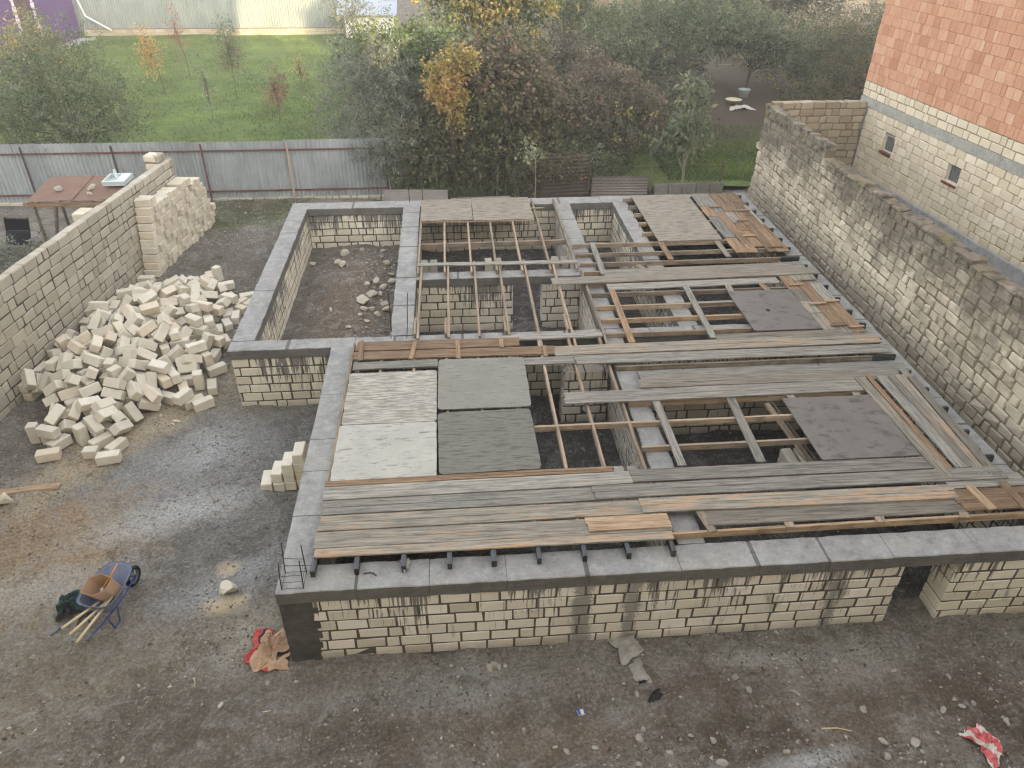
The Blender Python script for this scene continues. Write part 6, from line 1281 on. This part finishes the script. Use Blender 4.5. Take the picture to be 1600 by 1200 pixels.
b=MB(); b.box(-.05,-.015,-.034,.034,.0305,.032); b.box(.03,.05,-.034,.034,.0305,.032); b.build('label',M['blue_print'],o,local=True)
g=at(470,384,.0)
lumber('plank',at(-60,776,.07),at(95,757,.07),.14,.04,M['fresh'],'long fresh pine plank lying on the ground at the left edge','plank',None)
rg=random.Random(5)
for k,(a,b_,l,r_) in enumerate((((1244,1030),(1278,1074),'thin dead stick, slanting, in front of the right half of the block wall',.01),((1283,1140),(1330,1144),'pale curved stick at the lower right',.011),((303,1062),(305,1075),'tiny pale stick at the lower left',.008),
     ((1048,1080),(1014,1100),'thin dark twig by the black scrap',.006),((411,1115),(424,1112),'small pale splinter left of bottom centre',.008),((533,1112),(532,1124),'short dark splinter below the front left corner',.006),((672,1030),(688,1041),'dark twig near the front left corner of the block wall',.012))):
    p=at(*a,.02);q=at(*b_,.02); m_=(p+q)/2+Vector((rg.uniform(-.02,.02),rg.uniform(-.02,.02),.01)); b=MB()
    for v in (p,m_,q): v.z=gz(v.x,v.y)+r_
    b.tube([p,m_,q],r_,5,r1=r_*.6); tag(b.build('stick',M['handle' if k in (1,2,4) else 'post_wood']),l,'stick')
# black wrap knot and loose wire on the front beam, small bits on the cross beam
p=at(793,657/3.333+700,1.385)
g=at(632,884,1.39); cloth('rag',(g.x,g.y,1.40),.05,.10,.09,['pale_bag'],'pale rag tied on the third black wrapped joist end','rag',51,rot=.2)
b=MB(); q=[at(568,897,1.385),at(578,895,1.385),at(585,897,1.385),at(588,900,1.385)]
for v in q: v.z=1.392
b.tube(q,.008,5); tag(b.build('wire',M['rebar']),'short bent wire lying on the front beam near the corner','wire')
# garden bits
def at_l(px,py,z=.3): q=at(px,py,z); return q
q=at_l(1162,148); b=MB(); b.lathe([(0,.02),(.21,.02),(.27,.36),(.29,.38),(.26,.38),(.19,.05),(0,.05)],(q.x,q.y,lz(q.x,q.y)),20); tag(b.build('tub',M['enamel'],smooth=True),'pale bucket standing upside down on the bare soil of the back garden','bucket')
q=at_l(1146,158); b=MB(); b.lathe([(0,.0),(.18,.0),(.36,.16),(.38,.17),(.35,.17),(.17,.03),(0,.03)],(q.x,q.y,lz(q.x,q.y)+.05),20); tag(b.build('basin',M['cream'],smooth=True),'cream basin on the grass edge of the back garden','basin')
q=at_l(1157,166); cloth('plastic_film',(q.x,q.y,lz(q.x,q.y)+.02),.5,.3,.2,['white'],'white plastic sheet lying beside the cream basin','film',41,rot=.1)
q=at_l(1097,123); b=MB(); b.rbox(-.35,.35,-.02,.02,0,.75,.01,.01); tag(b.build('grey_board',M['slab_grey'],loc=(q.x,q.y-.2,lz(q.x,q.y)),rot=(rad(-50),.1,.3)),'grey board leaning among the shrubs beyond the palmate-leaved tree','board')
for k,(a,b_) in enumerate((((905,73),(985,72)),((1118,100),(1145,101)))):
    lumber('garden_board',at_l(*a,.75),at_l(*b_,.75),.12,.05,M['frame_w' if k==0 else 'plank_grey'],('white board lying in front of the far brown wall','grey board by the soil patch of the back garden')[k],'board',None)
for k,(px,py,h) in enumerate(((883,98,2.0),(963,106,1.8),(1055,60,2.2))):
    q=at_l(px,py,.3); b=MB(); b.tube([(q.x,q.y,0),(q.x+.03,q.y,h)],.05,6); tag(b.build('garden_post',M['post_wood']),'dark wooden post in the back garden, %s from the left'%ORD[k],'post','dark posts of the back garden')
rg=random.Random(14)
for k,(a,b_,m) in enumerate((((12,128),(44,117),'plank_grey'),((22,132),(60,118),'plank_grey'),((2,136),(30,126),'plank'),((6,147),(24,128),'plank_grey'),((20,146),(32,134),'plank'))):
    lumber('garden_board',at_l(*a,.45+.05*k),at_l(*b_,.5+.05*k),.3,.05,M[m],'old grey board in the untidy pile before the purple house','board','old boards before the purple house',seed=k)
# shelter behind the yard wall
sx,sy=-10.0,20.6
she=empty('lean_to_shelter',(sx,sy,.1),'low shelter roofed with rusty brown sheets behind the yard wall','shelter')
rg=random.Random(15)
for k in range(4):
    x0_=sx-1.05+k*.56; b=MB(); b.v=[]; z0_=1.72+.02*(k%2)
    b.add([(x0_,sy-.75+rg.uniform(-.05,.05),z0_),(x0_+.6,sy-.72,z0_+.01),(x0_+.62,sy+.85,z0_+.14+rg.uniform(-.02,.02)),(x0_+.03,sy+.85,z0_+.14),
           (x0_,sy-.75,z0_+.012),(x0_+.6,sy-.72,z0_+.022),(x0_+.62,sy+.85,z0_+.155),(x0_+.03,sy+.85,z0_+.155)],[(3,2,1,0),(4,5,6,7),(0,1,5,4),(1,2,6,5),(2,3,7,6),(3,0,4,7)]); b.build('roof_sheet',M['rusty_sheet'],she)
b=MB(); b.rbox(sx-1.15,sx+1.2,sy-.72,sy-.66,1.58,1.70,.01,.005); b.build('roof_beam',M['plank_brown'],she)
for (x,y) in ((sx-.95,sy-.6),(sx+.9,sy-.6),(sx-.9,sy+.7),(sx+.9,sy+.7)):
    b=MB(); b.tube([(x,y,.05),(x,y,1.7)],.045,6); b.build('post',M['post_wood'],she)
b=MB(); b.tube([(sx-.75,sy-.72,.1),(sx-.35,sy-.66,1.6)],.05,5); b.build('brace',M['post_wood'],she)
b=MB(); b.tube([(sx+.45,sy-.7,1.58),(sx+.85,sy-.75,1.15)],.04,5); b.build('brace',M['post_wood'],she)
b=MB(); b.rbox(sx-.3,sx+1.1,sy-.5,sy+.3,.5,.56,.01,.004); b.build('shelf',M['plank_brown'],she)
mb=MB(); blockwall(mb,sx-.4,sy-.62,0,1.6,.2,.0,3,seed=19,jit=.01); mb.build('base_wall',[M['block_left'],M['mortar_mid']],she)
b=MB(); b.lathe([(0,0),(.19,0),(.25,.22),(.27,.24),(.24,.24),(.17,.03),(0,.03)],(sx+.45,sy-.3,.6),18); tag(b.build('orange_tub',M['orange_tub'],smooth=True),'orange plastic tub on the shelf inside the rusty shelter','tub')
b=MB(); b.lathe([(0,0),(.10,0),(.12,.12),(.1,.12),(0,.03)],(sx-.1,sy-.38,.58),12); tag(b.build('red_pot',M['red'],smooth=True),'small red pot on the shelf inside the rusty shelter','pot')
b=MB(); b.rbox(-.32,.32,-.26,.26,.0,.03,.01,.002)
for (x0_,x1_,y0_,y1_) in ((-.32,.32,-.26,-.22),(-.32,.32,.22,.26),(-.32,-.28,-.22,.22),(.05,.32,-.22,.22)): b.rbox(x0_,x1_,y0_,y1_,.03,.13,.006,.0)
sk=b.build('old_sink',M['enamel'],loc=(sx+1.05,sy+.15,1.93),rot=(.12,-.05,-.15)); tag(sk,'old white enamel sink lying on the shelter roof','sink')
b=MB(); b.tube([(0,0,.1),(-.06,.1,.2),(-.08,.14,.3)],.04,6); b.build('drain_pipe',M['enamel'],sk,local=True)
rock('roof_stone',(sx-.45,sy-.15,1.88),.15,(1.2,.9,.5),'stone','flat grey green stone on the shelter roof','stone',None,71)
rock('roof_stone',(sx+.38,sy-.05,1.88),.15,(1.2,.7,.5),'stone_pale','white stone left of the sink on the shelter roof','stone',None,72)
rock('roof_stone',(sx+.5,sy-.45,1.84),.09,(1.,.9,.6),'stone_pale','small white stone near the front edge of the shelter roof','stone',None,73)
b=MB(); 
for s in (-1,1):
    b.tube([(s*.25,-.2,0),(s*.25,-.2,.5)],.025,5); b.tube([(s*.25,.2,0),(s*.25,.25,.95)],.025,5)
b.rbox(-.28,.28,-.24,.24,.42,.47,.01,0); b.rbox(-.28,.28,.2,.24,.5,.95,.01,0)
ch_=b.build('garden_chair',M['black'],loc=(sx-1.75,sy-.5,.35),rot=(.5,.2,.4)); tag(ch_,'black plastic chair tipped over left of the rusty shelter','chair')
g=at(97,432,0)

# ---------------------------------------------------------------- light haze in the air
def haze():
    b=MB(); b.box(-30,30,-24,64,-2.,16.); t=NT('air_haze'); m=t.m; t.n.remove(t.b)
    v=t.n.new('ShaderNodeVolumePrincipled'); v.inputs['Density'].default_value=HAZE; v.inputs['Color'].default_value=(.95,.93,.90,1); v.inputs['Anisotropy'].default_value=.3
    t.l.new(v.outputs[0],t.n['Material Output'].inputs['Volume']); o=b.build('haze',m); o['kind']='stuff'
HAZE=0.0022
if HAZE>0: haze()
print('objects',len(bpy.data.objects),'tris',sum(len(m.polygons) for m in bpy.data.meshes))
